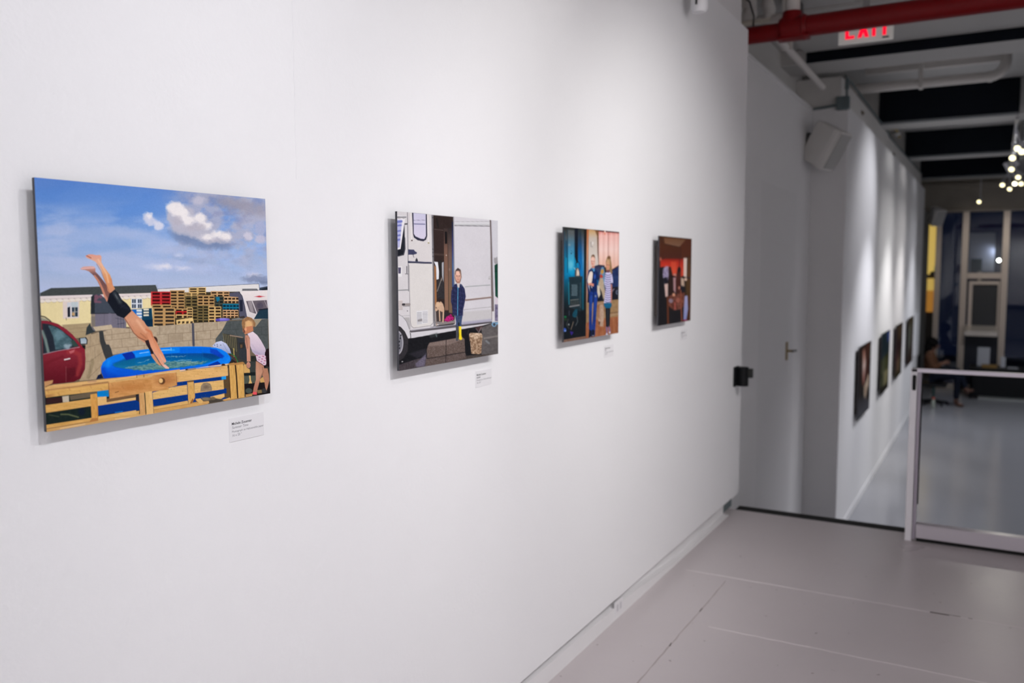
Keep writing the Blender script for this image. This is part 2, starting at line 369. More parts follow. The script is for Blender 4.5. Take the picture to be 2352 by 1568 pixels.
    # caravan and grey van
    p.poly([(1460, 260), (1620, 235), (1690, 300), (1780, 640), (1780, 720), (1640, 700), (1620, 330), (1470, 320)], (84, 84, 102)); p.poly([(1640, 380), (1700, 380), (1700, 580), (1650, 590)], (34, 38, 56)); p.line([(1640, 240), (1690, 310), (1790, 700)], 9, (40, 42, 50))
    p.poly([(1670, 230), (2150, 200), (2155, 720), (1900, 740), (1780, 700), (1720, 380)], p.grad([(200, (232, 224, 222)), (720, (212, 206, 206))]))
    p.poly([(1760, 400), (2135, 380), (2150, 530), (1930, 625), (1825, 590)], (104, 96, 104)); p.poly([(1790, 410), (1860, 400), (1900, 600), (1840, 590)], (150, 142, 146)); p.line([(1870, 395), (1950, 610)], 18, (206, 200, 202)); p.line([(2090, 390), (2140, 500)], 10, (160, 150, 156))
    p.ell(2010, 480, 60, 60, (84, 78, 92), 0, 4); p.poly([(1900, 320), (2000, 300), (2110, 316), (2010, 330)], (196, 70, 86), 1, .8); p.ell(2000, 318, 40, 12, (190, 50, 60), 0, 1)
    p.poly([(1690, 185), (1960, 180), (1980, 205), (1700, 215)], (120, 120, 124)); p.line([(1700, 185), (1960, 180)], 8, (70, 74, 80)); p.line([(1690, 212), (1980, 205)], 8, (50, 54, 60))
    p.poly([(1900, 720), (1990, 570), (2155, 530), (2155, 715)], (32, 56, 72)); p.line([(1990, 555), (2155, 535)], 20, (24, 28, 40))
    p.ell(1340, 735, 130, 28, (110, 100, 196), -2, 1); p.ell(1330, 722, 90, 12, (150, 142, 226), -2, 1); p.ell(1250, 740, 40, 22, (84, 72, 170), -2, 1); p.poly([(1500, 720), (1660, 695), (1700, 730), (1500, 740)], (120, 124, 124)); p.poly([(1640, 680), (1730, 665), (1740, 700), (1650, 712)], (60, 52, 50))
    # block wall (lit)
    wall = p.tex((176, 160, 136), 13, 5, 5, 4)
    p.poly([(-400, 920), (0, 870), (800, 800), (1420, 760), (1420, 1240), (-400, 1300)], wall)
    def seam(pts, w=7, c=(118, 102, 82)): p.line(pts, w, c, .8, .75)
    seam([(-300, 1075), (60, 1020), (490, 985), (760, 965), (1130, 925), (1330, 905)]); seam([(-300, 1240), (180, 1180), (370, 1152), (620, 1120), (870, 1100), (1200, 1075)])
    for a, b in [((205, 860), (205, 1000)), ((490, 835), (492, 985)), ((745, 815), (750, 960)), ((985, 795), (985, 935)), ((1235, 775), (1240, 915)), ((355, 1000), (365, 1150)), ((612, 985), (620, 1120)), ((865, 960), (872, 1100)), ((1115, 935), (1120, 1075)),
                 ((180, 1180), (190, 1230)), ((460, 1155), (465, 1210)), ((725, 1130), (730, 1200)), ((975, 1110), (978, 1200))]: seam([a, b])
    p.poly([(370, 1010), (600, 990), (610, 1110), (380, 1140)], (150, 134, 112), 6, .5)
    p.line([(800, 815), (812, 1195)], 40, (62, 66, 84), 2, .9)
    # block wall in shade
    p.poly([(1415, 762), (2150, 715), (2160, 1300), (1200, 1240), (1210, 1075), (1330, 920)], p.tex((78, 84, 84), 9, 5, 5, 6)); p.poly([(1900, 725), (2050, 715), (1925, 870)], (160, 148, 124))
    seam([(1340, 915), (1700, 900)], 6, (52, 58, 58)); seam([(1900, 870), (2150, 855)], 6, (52, 58, 58)); seam([(1470, 770), (1470, 905)], 6, (52, 58, 58)); seam([(1900, 1010), (2155, 1000)], 6, (52, 58, 58)); seam([(1580, 905), (1590, 1000)], 5, (52, 58, 58)); seam([(2035, 860), (2040, 1000)], 5, (52, 58, 58))
    p.poly([(1330, 980), (1500, 1000), (1720, 1060), (1760, 1500), (1700, 1560), (1460, 1400), (1400, 1200)], (58, 58, 52))
    for x in range(8): p.line([(1345+x*32, 985+x*9), (1360+x*32, 1150+x*22)], 9, (150, 140, 100), .7, .8)
    p.poly([(1600, 1060), (1770, 1100), (1790, 1480), (1640, 1440)], (50, 54, 60)); p.line([(1470, 1015), (1690, 1050)], 20, (148, 128, 112)); p.poly([(1650, 1180), (1690, 1175), (1690, 1230), (1655, 1245)], (190, 140, 90)); p.line([(1532, 1250), (1540, 1390)], 14, (200, 176, 100)); p.poly([(1630, 1150), (1720, 1130), (1730, 1240), (1640, 1260)], (44, 38, 34), .8, .6)
    p.line([(1480, 1340), (1560, 1390), (1610, 1500)], 14, (40, 116, 60)); p.line([(1490, 1370), (1570, 1440), (1590, 1520)], 12, (110, 50, 40)); p.poly([(1460, 1400), (1600, 1500), (1700, 1600), (1300, 1600)], (44, 36, 32))
    # white bundle
    p.poly([(1150, 1200), (1220, 1135), (1310, 1115), (1400, 1160), (1460, 1250), (1490, 1340), (1300, 1320), (1180, 1250)], p.grad([(1120, (206, 212, 236)), (1330, (146, 158, 196))]))
    for x, y in [(1190, 1190), (1235, 1180), (1300, 1190), (1240, 1210)]: p.ell(x, y, 9, 9, (80, 84, 110), 0, .6)
    p.line([(1340, 1160), (1430, 1320)], 8, (120, 132, 170), 2, .6)
    # car and left wall
    p.at(80, 720, 7.839)
    p.poly([(480, 215), (1010, 175), (1010, 430), (700, 450)], p.tex((170, 152, 118), 9, 6, 3)); seam([(500, 300), (930, 255)], 5); seam([(600, 350), (920, 330)], 5)
    p.poly([(930, 260), (990, 180), (1010, 240), (1040, 300), (1090, 330), (910, 400)], (52, 60, 62)); p.poly([(1010, 60), (1080, 60), (1085, 300), (1030, 290)], (108, 104, 102), .8, .6)
    p.poly([(905, 420), (1130, 345), (1170, 340), (1220, 340), (1380, 260), (1720, 275), (2000, 240), (2195, 235), (2195, 700), (1900, 660), (1400, 740), (1270, 830), (1190, 950), (1180, 1100), (1100, 1180), (800, 1210), (880, 1000), (905, 700)], p.tex((182, 164, 138), 12, 5, 5, 8))
    p.poly([(905, 420), (1130, 345), (1180, 500), (1270, 830), (1180, 980), (1100, 1180), (800, 1210), (900, 1000)], p.tex((176, 156, 126), 12, 3, 8, 8))
    for a, b in [((1160, 345), (1300, 300)), ((910, 625), (1180, 545)), ((910, 870), (1000, 860)), ((1000, 860), (1220, 690)), ((960, 1160), (1230, 900)), ((1000, 400), (990, 610)), ((1075, 600), (1080, 800)), ((980, 860), (1000, 1050)), ((1240, 400), (1900, 320)),
                 ((1260, 490), (1840, 430)), ((1370, 630), (2000, 570)), ((1380, 310), (1385, 470)), ((1700, 290), (1705, 440)), ((1555, 470), (1570, 610)), ((1845, 440), (1850, 580)), ((1260, 410), (1270, 480)), ((1670, 610), (1680, 680)), ((1960, 580), (1965, 640))]: seam([a, b])
    p.line([(1190, 345), (1210, 500), (1280, 700), (1330, 810)], 75, (58, 60, 60), 1.2, 1, 120); p.poly([(1240, 560), (1330, 560), (1370, 640), (1400, 760), (1330, 810), (1260, 780)], (60, 62, 62), 1)
    p.poly([(1040, 250), (1370, 205), (1390, 240), (1385, 285), (1220, 310), (1090, 320)], p.tex((196, 180, 152), 10, 5, 5, 3)); seam([(1100, 325), (1380, 290)], 6)
    p.line([(1030, 840), (1030, 900), (960, 1150)], 60, (120, 108, 80), 3, .4)
    car = p.grad([(140, (122, 30, 46)), (640, (140, 36, 50)), (760, (130, 40, 52)), (1250, (90, 18, 30))])
    p.poly([(115, 140), (250, 145), (420, 200), (560, 290), (680, 390), (780, 510), (850, 600), (895, 640), (910, 800), (900, 1000), (820, 1170), (700, 1230), (330, 1270), (150, 1300)], car)
    p.line([(110, 60), (180, 75), (260, 130), (290, 160)], 22, (70, 66, 62)); p.poly([(115, 80), (200, 110), (250, 140), (120, 138)], (150, 152, 136))
    p.poly([(130, 190), (250, 195), (420, 260), (560, 370), (700, 480), (790, 590), (600, 640), (150, 735)], (40, 48, 56))
    p.poly([(215, 230), (330, 235), (470, 310), (600, 420), (660, 480), (700, 560), (560, 630), (350, 660), (300, 440)], p.tex((70, 98, 106), 26, 7, 4, 12)); p.warp = (3, 6)
    p.ell(430, 400, 80, 90, (112, 146, 156), 30, 6, .7); p.ell(590, 600, 70, 45, (150, 172, 182), -20, 4, .9); p.warp = 0
    p.line([(130, 330), (190, 480), (240, 690)], 50, (126, 148, 140), 3, .85, 50); p.poly([(150, 190), (230, 210), (330, 430), (370, 660), (270, 690), (215, 440)], (36, 42, 52), 2)
    p.poly([(640, 500), (700, 480), (780, 590), (700, 610)], (52, 74, 68), 2); p.line([(150, 740), (400, 680), (800, 610)], 10, (168, 150, 160), 1); p.line([(140, 165), (350, 200), (560, 310), (790, 540)], 30, (136, 40, 56), 2, .8)
    p.line([(600, 700), (700, 690), (800, 740), (820, 900), (760, 1100)], 70, (166, 62, 60), 5, .55); p.poly([(560, 990), (720, 970), (740, 1100), (580, 1220)], (84, 20, 30), 4, .7); p.line([(200, 900), (500, 780)], 40, (104, 24, 34), 5, .5); p.line([(560, 960), (560, 1230)], 9, (150, 96, 96), 1, .6)
    p.poly([(610, 690), (720, 650), (700, 700), (640, 730)], (196, 110, 116), 2, .8); p.line([(535, 835), (625, 815)], 24, (224, 214, 212), .8); p.line([(560, 850), (630, 835)], 10, (60, 24, 28), .8)
    p.poly([(790, 450), (920, 430), (950, 480), (940, 560), (820, 565), (800, 520)], (36, 40, 44)); p.poly([(815, 455), (900, 445), (930, 480), (925, 545), (825, 550)], p.grad([(440, (150, 170, 184)), (560, (186, 196, 202))]))
    p.poly([(840, 570), (910, 580), (905, 650), (860, 620)], (28, 24, 28))
    # pool
    p.at(80, 720, 7.839)
    p.poly([(1100, 1180), (1130, 1110), (1190, 1080), (1230, 1160)], (18, 28, 60))
    def arc(cx, cy, rx, ry, a0, a1, rot, n=40):
        o = []
        for i in range(n+1):
            a = math.radians(a0+(a1-a0)*i/n); x, y = rx*math.cos(a), ry*math.sin(a); r = math.radians(rot)
            o.append((cx+x*math.cos(r)-y*math.sin(r), cy+x*math.sin(r)+y*math.cos(r)))
        return o
    # outer outline of the ring (drawn from the left around the back to the right)
    outer = [(1240, 1165), (1195, 1060), (1185, 970), (1220, 880), (1300, 810), (1420, 755), (1600, 705), (1850, 660), (2150, 625), (2450, 600), (2750, 590), (3000, 590), (3250, 610), (3350, 640), (3440, 690), (3500, 760), (3515, 840), (3480, 890), (3330, 960), (2900, 1040), (2300, 1090), (1700, 1130)]
    p.poly(outer, p.grad([(590, (6, 128, 240)), (900, (10, 120, 238)), (1020, (6, 92, 220)), (1170, (8, 66, 190))]), 1)
    inner = [(1395, 925), (1440, 890), (1620, 840), (1850, 790), (2130, 750), (2500, 715), (2900, 705), (3150, 715), (3360, 740), (3380, 770), (3260, 830), (3050, 900), (2700, 950), (2300, 1010), (1900, 1015), (1600, 990), (1450, 965)]
    p.poly(inner, p.grad([(700, (8, 70, 150)), (780, (4, 88, 150)), (860, (4, 104, 164)), (960, (20, 116, 160))]), 1.2)
    p.poly([(1620, 800), (1800, 780), (1800, 930), (1430, 940), (1450, 890)], (8, 98, 140), 4, .6); p.poly([(3000, 690), (3360, 740), (3370, 780), (3180, 830), (3000, 760)], (4, 54, 120), 4, .6)
    p.line([(1400, 900), (1600, 838), (1900, 775), (2300, 735), (2600, 712)], 14, (6, 60, 140), 3, .5)
    # dark segments, highlights
    p.poly([(1560, 730), (1740, 685), (1790, 740), (1800, 795), (1640, 840), (1600, 780)], (8, 44, 156), .8); p.poly([(1800, 720), (2060, 670), (2075, 760), (1810, 800)], (22, 150, 250), 1, .6)
    p.poly([(2600, 610), (3160, 600), (3170, 700), (2600, 715)], (0, 96, 220), 4, .8); p.poly([(3150, 625), (3260, 640), (3400, 760), (3360, 800), (3150, 700)], (10, 60, 186), 3, .9)
    p.line([(3400, 900), (3500, 800)], 60, (20, 140, 250), 6, .6); p.line([(2280, 660), (2500, 655)], 20, (60, 180, 255), 3, .8); p.line([(1880, 715), (2040, 690)], 10, (200, 230, 255), 1.2, .8); p.line([(2220, 660), (2420, 648)], 10, (210, 236, 255), 1.2, .8); p.line([(2445, 620), (2445, 660)], 9, (150, 220, 255), .8)
    p.line([(1330, 1000), (1500, 1090), (1900, 1100)], 50, (8, 100, 232), 7, .5); p.line([(1330, 850), (1310, 930)], 60, (20, 150, 250), 8, .7); p.line([(1230, 1000), (1260, 1110)], 60, (10, 60, 190), 6, .6)
    p.line([(1390, 930), (1440, 965), (1600, 1000), (2000, 1022), (2400, 1010)], 12, (8, 74, 200), 2, .6)
    p.warp = (3, 5)
    p.poly([(1620, 985), (1750, 950), (1900, 930), (2120, 890), (2350, 860), (2700, 850), (2900, 860), (3100, 850), (3000, 900), (2700, 950), (2300, 1000), (1900, 1015), (1700, 1000)], p.tex((70, 118, 124), 0, 6, 2.2, 5, (120, 158, 150)), 3, .95)
    for a, b in [((1620, 980), (1800, 960)), ((2250, 870), (2420, 850)), ((2500, 850), (2800, 830)), ((1850, 890), (2050, 830)), ((2600, 880), (2900, 860)), ((2350, 780), (2700, 760))]: p.line([a, b], 8, (150, 196, 206), 1.2, .7)
    p.warp = 0
    for x in (2730, 2455, 3015): p.line([(x, 600), (x, 830)], 5, (40, 140, 200), .8, .5)
    p.poly([(3110, 920), (3280, 850), (3330, 890), (3330, 915), (3120, 960)], (8, 52, 160), 1)
    # diver
    p.at(80, 560, 7.839)
    sk = (222, 160, 120)
    p.poly([(815, 460), (870, 425), (1000, 415), (1065, 420), (1090, 460), (1085, 510), (1160, 590), (1240, 690), (1290, 760), (1330, 850), (1360, 960), (1310, 1045), (1270, 990), (1235, 900), (1180, 800), (1120, 680), (1060, 590), (970, 510), (900, 485), (830, 478)], p.grad([(415, (226, 176, 168)), (480, (186, 134, 122)), (560, (120, 86, 84)), (700, (112, 78, 76)), (1000, (140, 96, 84))]))
    p.line([(1075, 590), (1150, 690), (1210, 820), (1250, 930), (1300, 1030)], 34, (206, 138, 110), 1.2, .9, 40); p.line([(835, 462), (1060, 445)], 22, (236, 190, 182), 2, .8)
    p.poly([(905, 235), (960, 205), (1030, 203), (1100, 218), (1170, 215), (1195, 240), (1195, 340), (1230, 410), (1290, 490), (1350, 570), (1380, 650), (1395, 740), (1440, 820), (1350, 905), (1310, 860), (1280, 720), (1230, 600), (1190, 480), (1150, 410), (1080, 330), (1000, 295), (930, 265)], p.grad([(200, (224, 158, 140)), (330, (226, 172, 146)), (500, (226, 168, 124)), (640, (220, 150, 98)), (880, (208, 144, 110))]), .8)
    p.line([(930, 228), (1010, 270)], 14, (150, 70, 50), 1.2, .8); p.line([(1140, 300), (1200, 400), (1290, 560), (1320, 700)], 26, (240, 196, 160), 3, .7); p.line([(1110, 380), (1180, 490), (1240, 640), (1290, 760), (1340, 890)], 12, (150, 90, 66), 1.5, .6); p.line([(1370, 640), (1390, 740)], 14, (190, 108, 90), 2, .6)
    # torso and arms
    p.poly([(1590, 1330), (1740, 1200), (1840, 1300), (1960, 1400), (2060, 1568), (2100, 1640), (2000, 1800), (1850, 1700), (1740, 1568), (1650, 1430)], p.grad([(1200, (214, 152, 118)), (1500, (216, 158, 124)), (1700, (206, 146, 112))]))
    p.at(80, 720, 7.839)
    p.poly([(1690, 210), (1900, 130), (2030, 240), (2100, 340), (2130, 440), (2060, 520), (1960, 480), (1850, 430), (1760, 330)], p.grad([(130, (216, 158, 124)), (330, (208, 144, 108)), (500, (190, 122, 86))]))
    p.line([(1610, 90), (1690, 210), (1780, 360), (1860, 430), (1980, 490)], 14, (96, 56, 44), 1.5, .7)
    p.line([(1840, 130), (1930, 260), (1990, 330)], 40, (238, 190, 158), 6, .6); p.line([(2000, 290), (2080, 330), (2110, 420)], 30, (200, 110, 70), 4, .7); p.line([(1900, 360), (1990, 440)], 18, (150, 90, 64), 3, .6); p.line([(1700, 160), (1800, 330)], 26, (196, 134, 104), 4, .5)
    p.ell(2140, 500, 62, 84, (66, 42, 36), 10, 1.2); p.ell(2110, 480, 30, 40, (110, 70, 54), 10, 3, .8)     # head
    p.poly([(1975, 490), (2050, 470), (2100, 560), (2130, 700), (2140, 780), (2100, 770), (2060, 660), (2000, 560)], (44, 32, 36))
    p.poly([(2060, 440), (2130, 420), (2180, 500), (2240, 620), (2300, 720), (2360, 850), (2330, 890), (2250, 780), (2150, 660), (2090, 560)], p.grad([(420, (204, 134, 98)), (700, (224, 150, 112)), (890, (230, 168, 140))]))
    p.at(340, 760, 7.839)
    p.poly([(-30, 60), (30, 20), (70, 130), (130, 280), (180, 380), (240, 500), (290, 600), (250, 640), (170, 500), (100, 400), (40, 280), (0, 150)], p.grad([(20, (210, 140, 104)), (300, (222, 156, 120)), (640, (226, 160, 134))]))
    p.poly([(40, 420), (100, 405), (200, 560), (240, 610), (200, 620), (150, 580), (80, 490)], (206, 150, 112)); p.line([(30, 400), (100, 410), (200, 570), (260, 640)], 9, (60, 36, 36), .9, .8)
    p.poly([(250, 620), (300, 600), (370, 655), (365, 675), (310, 672)], (234, 184, 168)); p.line([(210, 420), (270, 560)], 14, (236, 180, 150), 2, .6)
    # shorts
    p.at(80, 560, 7.839)
    p.poly([(1440, 840), (1500, 900), (1560, 1010), (1650, 1080), (1705, 1150), (1735, 1215), (1600, 1345), (1480, 1300), (1420, 1230), (1350, 1120), (1300, 1045), (1340, 900)], (22, 26, 36), .8)
    p.line([(1430, 900), (1490, 990), (1530, 1060)], 60, (62, 70, 76), 6, .9); p.line([(1450, 930), (1480, 990)], 16, (110, 116, 118), 2.5, .8); p.line([(1560, 1120), (1680, 1180)], 50, (34, 38, 54), 6, .7); p.line([(1540, 1160), (1640, 1090)], 6, (60, 64, 74), 1, .5)
    # toddler
    p.at(340, 640, 7.839)
    p.poly([(2100, 1280), (2150, 1240), (2165, 1560), (2130, 1568), (2095, 1400)], (34, 22, 26))
    p.ell(1790, 800, 108, 112, (206, 164, 116), 20, 1); p.warp = (1.2, 3)
    p.poly([(1690, 740), (1780, 680), (1870, 700), (1930, 790), (1910, 870), (1870, 830), (1810, 740), (1740, 770), (1740, 900), (1700, 960), (1690, 860)], p.tex((150, 110, 74), 16, 1.5, 3, 4), 1.5); p.warp = 0
    p.ell(1820, 810, 60, 60, (226, 180, 124), 0, 5, .8); p.poly([(1700, 930), (1770, 860), (1880, 840), (1890, 930), (1830, 960), (1740, 1000)], (196, 128, 92), 1.5); p.ell(1750, 905, 20, 34, (226, 160, 120), 0, 1); p.poly([(1700, 880), (1740, 930), (1740, 970), (1715, 975)], (110, 70, 60))
    p.poly([(1740, 1010), (1800, 1010), (1830, 1090), (1825, 1300), (1835, 1500), (1790, 1570), (1770, 1500), (1765, 1280), (1735, 1130)], p.grad([(1000, (190, 136, 112)), (1300, (206, 150, 128)), (1560, (196, 140, 116))]))
    p.line([(1760, 1060), (1780, 1240)], 16, (140, 92, 78), 3, .7)
    p.poly([(1780, 985), (1880, 945), (1960, 1010), (2030, 1110), (2100, 1240), (2110, 1280), (2080, 1420), (1950, 1390), (1870, 1310), (1830, 1200), (1825, 1060)], p.grad([(950, (228, 212, 220)), (1250, (204, 188, 204)), (1400, (176, 164, 190))]))
    p.line([(1870, 1290), (1990, 1340)], 30, (150, 142, 172), 6, .5); p.line([(1860, 1180), (1960, 1300)], 12, (176, 166, 188), 4, .5)
    p.poly([(1930, 1350), (2090, 1380), (2110, 1460), (2120, 1568), (2060, 1540), (1950, 1450)], (214, 190, 206))
    for i in range(46):
        x = 1945+(i*53) % 165; y = 1365+(i*37) % 185
        if x < 1960 and y > 1440: continue
        p.ell(x, y, 8, 7, [(190, 70, 96), (90, 90, 160), (200, 120, 140)][i % 3], 0, .6, .85)
    # legs, feet and the dark corner
    p.at(340, 760, 7.839)
    p.poly([(1840, 440), (1930, 440), (1960, 560), (1930, 1000), (1840, 1000)], p.tex((42, 44, 40), 8, 5, 5), 1.5, 1); p.poly([(1720, 540), (1930, 540), (1930, 1150), (1720, 1180)], (56, 60, 58), 1); p.poly([(2040, 560), (2180, 500), (2190, 1110), (1900, 1150), (1900, 900)], (50, 52, 46), 1)
    p.poly([(1700, 730), (1920, 730), (1920, 790), (1700, 790)], (26, 32, 34)); p.poly([(1710, 590), (1750, 590), (1770, 650), (1820, 680), (1825, 740), (1715, 745)], (206, 164, 98)); p.poly([(1715, 800), (2150, 780), (2100, 910), (1715, 940)], (78, 84, 74)); p.poly([(1805, 790), (1835, 790), (1840, 870), (1865, 935), (1795, 940), (1815, 870)], (216, 178, 112)); p.poly([(2000, 850), (2080, 800), (2160, 780), (2160, 900), (2010, 920)], (200, 160, 96))
    p.poly([(1720, 940), (2190, 900), (2190, 1110), (1740, 1160)], (26, 22, 24)); p.ell(1800, 1060, 60, 46, (84, 96, 88), 0, 2, .8); p.ell(2080, 1060, 50, 44, (52, 54, 56), 0, 2); p.poly([(1740, 1130), (1880, 1100), (1870, 1150), (1745, 1165)], (170, 130, 80)); p.poly([(1950, 1050), (2030, 1040), (2040, 1100), (1960, 1110)], (150, 126, 80), 1.5, .8)
    p.poly([(1930, 530), (2070, 600), (2080, 680), (2040, 780), (2000, 880), (1960, 1020), (1945, 1110), (1870, 1110), (1890, 1000), (1930, 860), (1925, 700)], p.grad([(520, (176, 124, 100)), (750, (196, 146, 118)), (1110, (170, 110, 88))])); p.poly([(2080, 660), (2140, 660), (2165, 780), (2170, 880), (2140, 1000), (2120, 1060), (2095, 1000), (2080, 880), (2045, 780)], (176, 124, 98))
    p.line([(1960, 560), (1970, 720), (1950, 860)], 26, (206, 152, 122), 4, .6); p.line([(2050, 640), (2060, 720), (2010, 840)], 12, (110, 70, 56), 3, .6); p.poly([(2095, 380), (2165, 300), (2175, 640), (2120, 620), (2110, 500)], (32, 18, 22), 1)
    p.poly([(1950, 530), (2040, 580), (2100, 630), (2120, 570), (2110, 440), (2080, 420), (1960, 420), (1930, 440)], (216, 192, 206))
    for i in range(40):
        x = 1940+(i*47) % 170; y = 430+(i*31) % 170
        if y-430 > (x-1900)*1.0: continue
        p.ell(x, y, 8, 8, [(190, 70, 96), (100, 90, 160), (206, 110, 130)][i % 3], 0, .6, .85)
    p.line([(1950, 530), (2080, 620)], 8, (70, 44, 60)); p.poly([(2070, 610), (2120, 600), (2115, 640), (2080, 650)], (24, 16, 24)); p.poly([(1870, 1090), (1900, 1080), (1945, 1085), (1945, 1130), (1880, 1140)], (226, 84, 92)); p.poly([(1850, 1130), (1950, 1130), (1940, 1155), (1860, 1160)], (60, 50, 48))
    p.poly([(1770, 560), (1800, 540), (1830, 570), (1835, 620), (1815, 660), (1775, 650), (1755, 600)], (196, 140, 118)); 
    for x in (1772, 1792, 1812): p.line([(x, 600), (x, 655)], 5, (130, 80, 70), .7, .8)
    # fence gaps background (right half)
    blue = (6, 52, 128)
    p.poly([(500, 900), (690, 880), (1400, 780), (1450, 780), (1450, 1200), (90, 1340), (60, 1060), (420, 1000)], blue); p.poly([(1310, 810), (1390, 800), (1392, 855), (1320, 860)], (30, 150, 226)); p.line([(1310, 1035), (1400, 1025)], 9, (40, 160, 236))
    p.poly([(1345, 830), (1450, 780), (1480, 1200), (1350, 1180)], (92, 72, 46), 1.5); p.poly([(1345, 800), (1395, 790), (1400, 1110), (1350, 1120)], (120, 92, 54), 1, .0)
    p.poly([(1310, 1025), (1400, 1020), (1400, 1110), (1310, 1110)], blue); p.poly([(1310, 812), (1392, 800), (1394, 858), (1312, 866)], (30, 150, 226))
    wood = p.tex((222, 180, 112), 14, 14, 2.2, 21); woodb = p.tex((206, 154, 88), 16, 12, 2.5, 22); woodv = p.tex((210, 164, 92), 18, 2.2, 12, 23)
    p.poly([(820, 930), (1345, 870), (1355, 1035), (830, 1110)], wood); p.poly([(930, 1080), (940, 980), (980, 930), (1050, 915), (1110, 940), (1135, 1000), (1140, 1060)], p.tex((146, 128, 104), 18, 4, 4)); p.ell(1030, 1000, 50, 30, (110, 92, 78), 0, 4, .7)
    p.poly([(70, 1100), (420, 1000), (690, 960), (700, 1130), (80, 1225)], wood); p.poly([(85, 1360), (700, 1240), (720, 1310), (95, 1400)], wood); p.poly([(1100, 1210), (1110, 1170), (1360, 1110), (1365, 1170), (1300, 1210), (1110, 1230)], wood)
    p.poly([(900, 1220), (1100, 1180), (1330, 1220), (1330, 1250), (1080, 1290), (950, 1260)], (70, 64, 56), 2); p.ell(1030, 1210, 90, 30, (128, 114, 92), 0, 3); p.ell(1155, 1200, 45, 28, (110, 96, 74), 0, 2)
    p.poly([(95, 1400), (900, 1260), (1080, 1245), (1090, 1275), (1060, 1300), (100, 1470)], p.tex((206, 160, 96), 14, 12, 2.5, 31)); p.line([(95, 1408), (880, 1275)], 6, (140, 96, 52), .8, .7); p.poly([(840, 1210), (930, 1200), (980, 1250), (960, 1290), (880, 1290)], (218, 176, 108)); p.poly([(1330, 1225), (1460, 1180), (1700, 1180), (1860, 1130), (1860, 1150), (1370, 1250)], (212, 166, 100)); p.line([(1350, 1240), (1800, 1165)], 5, (130, 90, 50))
    p.poly([(695, 905), (810, 890), (830, 1100), (835, 1180), (780, 1290), (715, 1300), (705, 1100)], woodv); p.poly([(695, 895), (810, 880), (812, 905), (697, 915)], (110, 76, 44)); p.poly([(740, 1290), (790, 1200), (810, 1230), (775, 1290)], (150, 96, 50)); p.line([(697, 900), (712, 1300)], 6, (120, 84, 48), .8, .6); p.line([(835, 1220), (890, 1280)], 8, (130, 84, 44))
    # top rail right
    p.poly([(0, 790), (120, 760), (1340, 590), (1440, 575), (1440, 600), (840, 665), (500, 735), (0, 800)], p.tex((238, 208, 160), 10, 12, 2, 3)); p.ell(690, 690, 26, 14, (40, 26, 22), 0, 1); p.ell(1345, 605, 34, 24, (66, 38, 28), 0, 1.5)
    p.poly([(500, 735), (840, 675), (1420, 610), (1430, 795), (510, 915)], p.tex((222, 176, 110), 14, 16, 3, 41)); p.line([(700, 690), (840, 672)], 24, (150, 110, 74), 3, .7); p.line([(1200, 660), (1330, 640)], 30, (190, 140, 84), 8, .6)
    p.poly([(500, 735), (510, 970), (400, 1000), (0, 1075), (-400, 1150), (-400, 860), (0, 800)], p.tex((206, 146, 84), 18, 14, 4, 42)); p.ell(300, 880, 170, 90, (170, 108, 62), -5, 14, .7); p.ell(235, 892, 56, 56, (96, 60, 36), 0, 2, .9); p.ell(224, 888, 34, 42, (226, 182, 118), 0, 1.2); p.line([(497, 740), (510, 960)], 5, (140, 92, 52), .8)
    p.poly([(1440, 580), (1540, 560), (1560, 620), (1600, 1190), (1480, 1210), (1450, 800)], woodv); p.poly([(1560, 570), (1690, 550), (1710, 640), (1725, 1180), (1615, 1190), (1580, 700)], woodv); p.line([(1560, 600), (1580, 800), (1600, 1185)], 22, (44, 28, 20), 1); p.line([(1440, 610), (1450, 800), (1470, 1190)], 14, (70, 46, 28), 1); p.poly([(1420, 585), (1700, 545), (1740, 580), (1600, 600), (1450, 610)], (176, 128, 72), 1.5)
    for i in range(60):
        x = 60+(i*137) % 1300; y = 640+(i*71) % 600
        p.ell(x, y, 7, 6, (150, 100, 56), 0, .8, .5)
    # left half of the fence
    p.at(80, 800, 7.839)
    p.poly([(170, 860), (1130, 720), (1900, 700), (2100, 800), (2100, 1180), (1000, 1330), (200, 1400)], p.tex((24, 36, 34), 6, 5, 4, 51)); p.poly([(620, 850), (1120, 760), (1120, 860), (640, 930)], (104, 92, 74), 2); p.poly([(490, 860), (610, 845), (615, 960), (500, 970)], (196, 184, 162), 1.5); p.poly([(200, 900), (490, 870), (500, 970), (200, 1000)], (52, 30, 32), 2)
    p.line([(470, 1180), (600, 1180), (780, 1230)], 22, (120, 128, 84), 2.5, .8); p.line([(260, 1190), (430, 1220)], 14, (90, 102, 70), 2, .7); p.ell(840, 1130, 60, 70, (14, 24, 48), 0, 5, .7)
    p.poly([(1120, 745), (1325, 735), (1330, 860), (1120, 870)], (4, 128, 206)); p.poly([(1130, 1020), (1870, 900), (1880, 1100), (1140, 1190)], blue); p.line([(1440, 1145), (1570, 1125)], 14, (20, 130, 214), 1); p.poly([(1805, 850), (1870, 820), (1880, 960), (1810, 920)], (44, 42, 52), 1)
    w3 = p.tex((214, 166, 92), 16, 14, 3, 52)
    p.poly([(190, 1020), (1000, 900), (1010, 1030), (200, 1155)], w3); p.poly([(205, 1370), (1000, 1240), (1870, 1110), (1870, 1170), (1000, 1320), (210, 1440)], w3); p.poly([(1130, 1215), (1815, 1100), (1825, 1170), (1140, 1265)], wood)
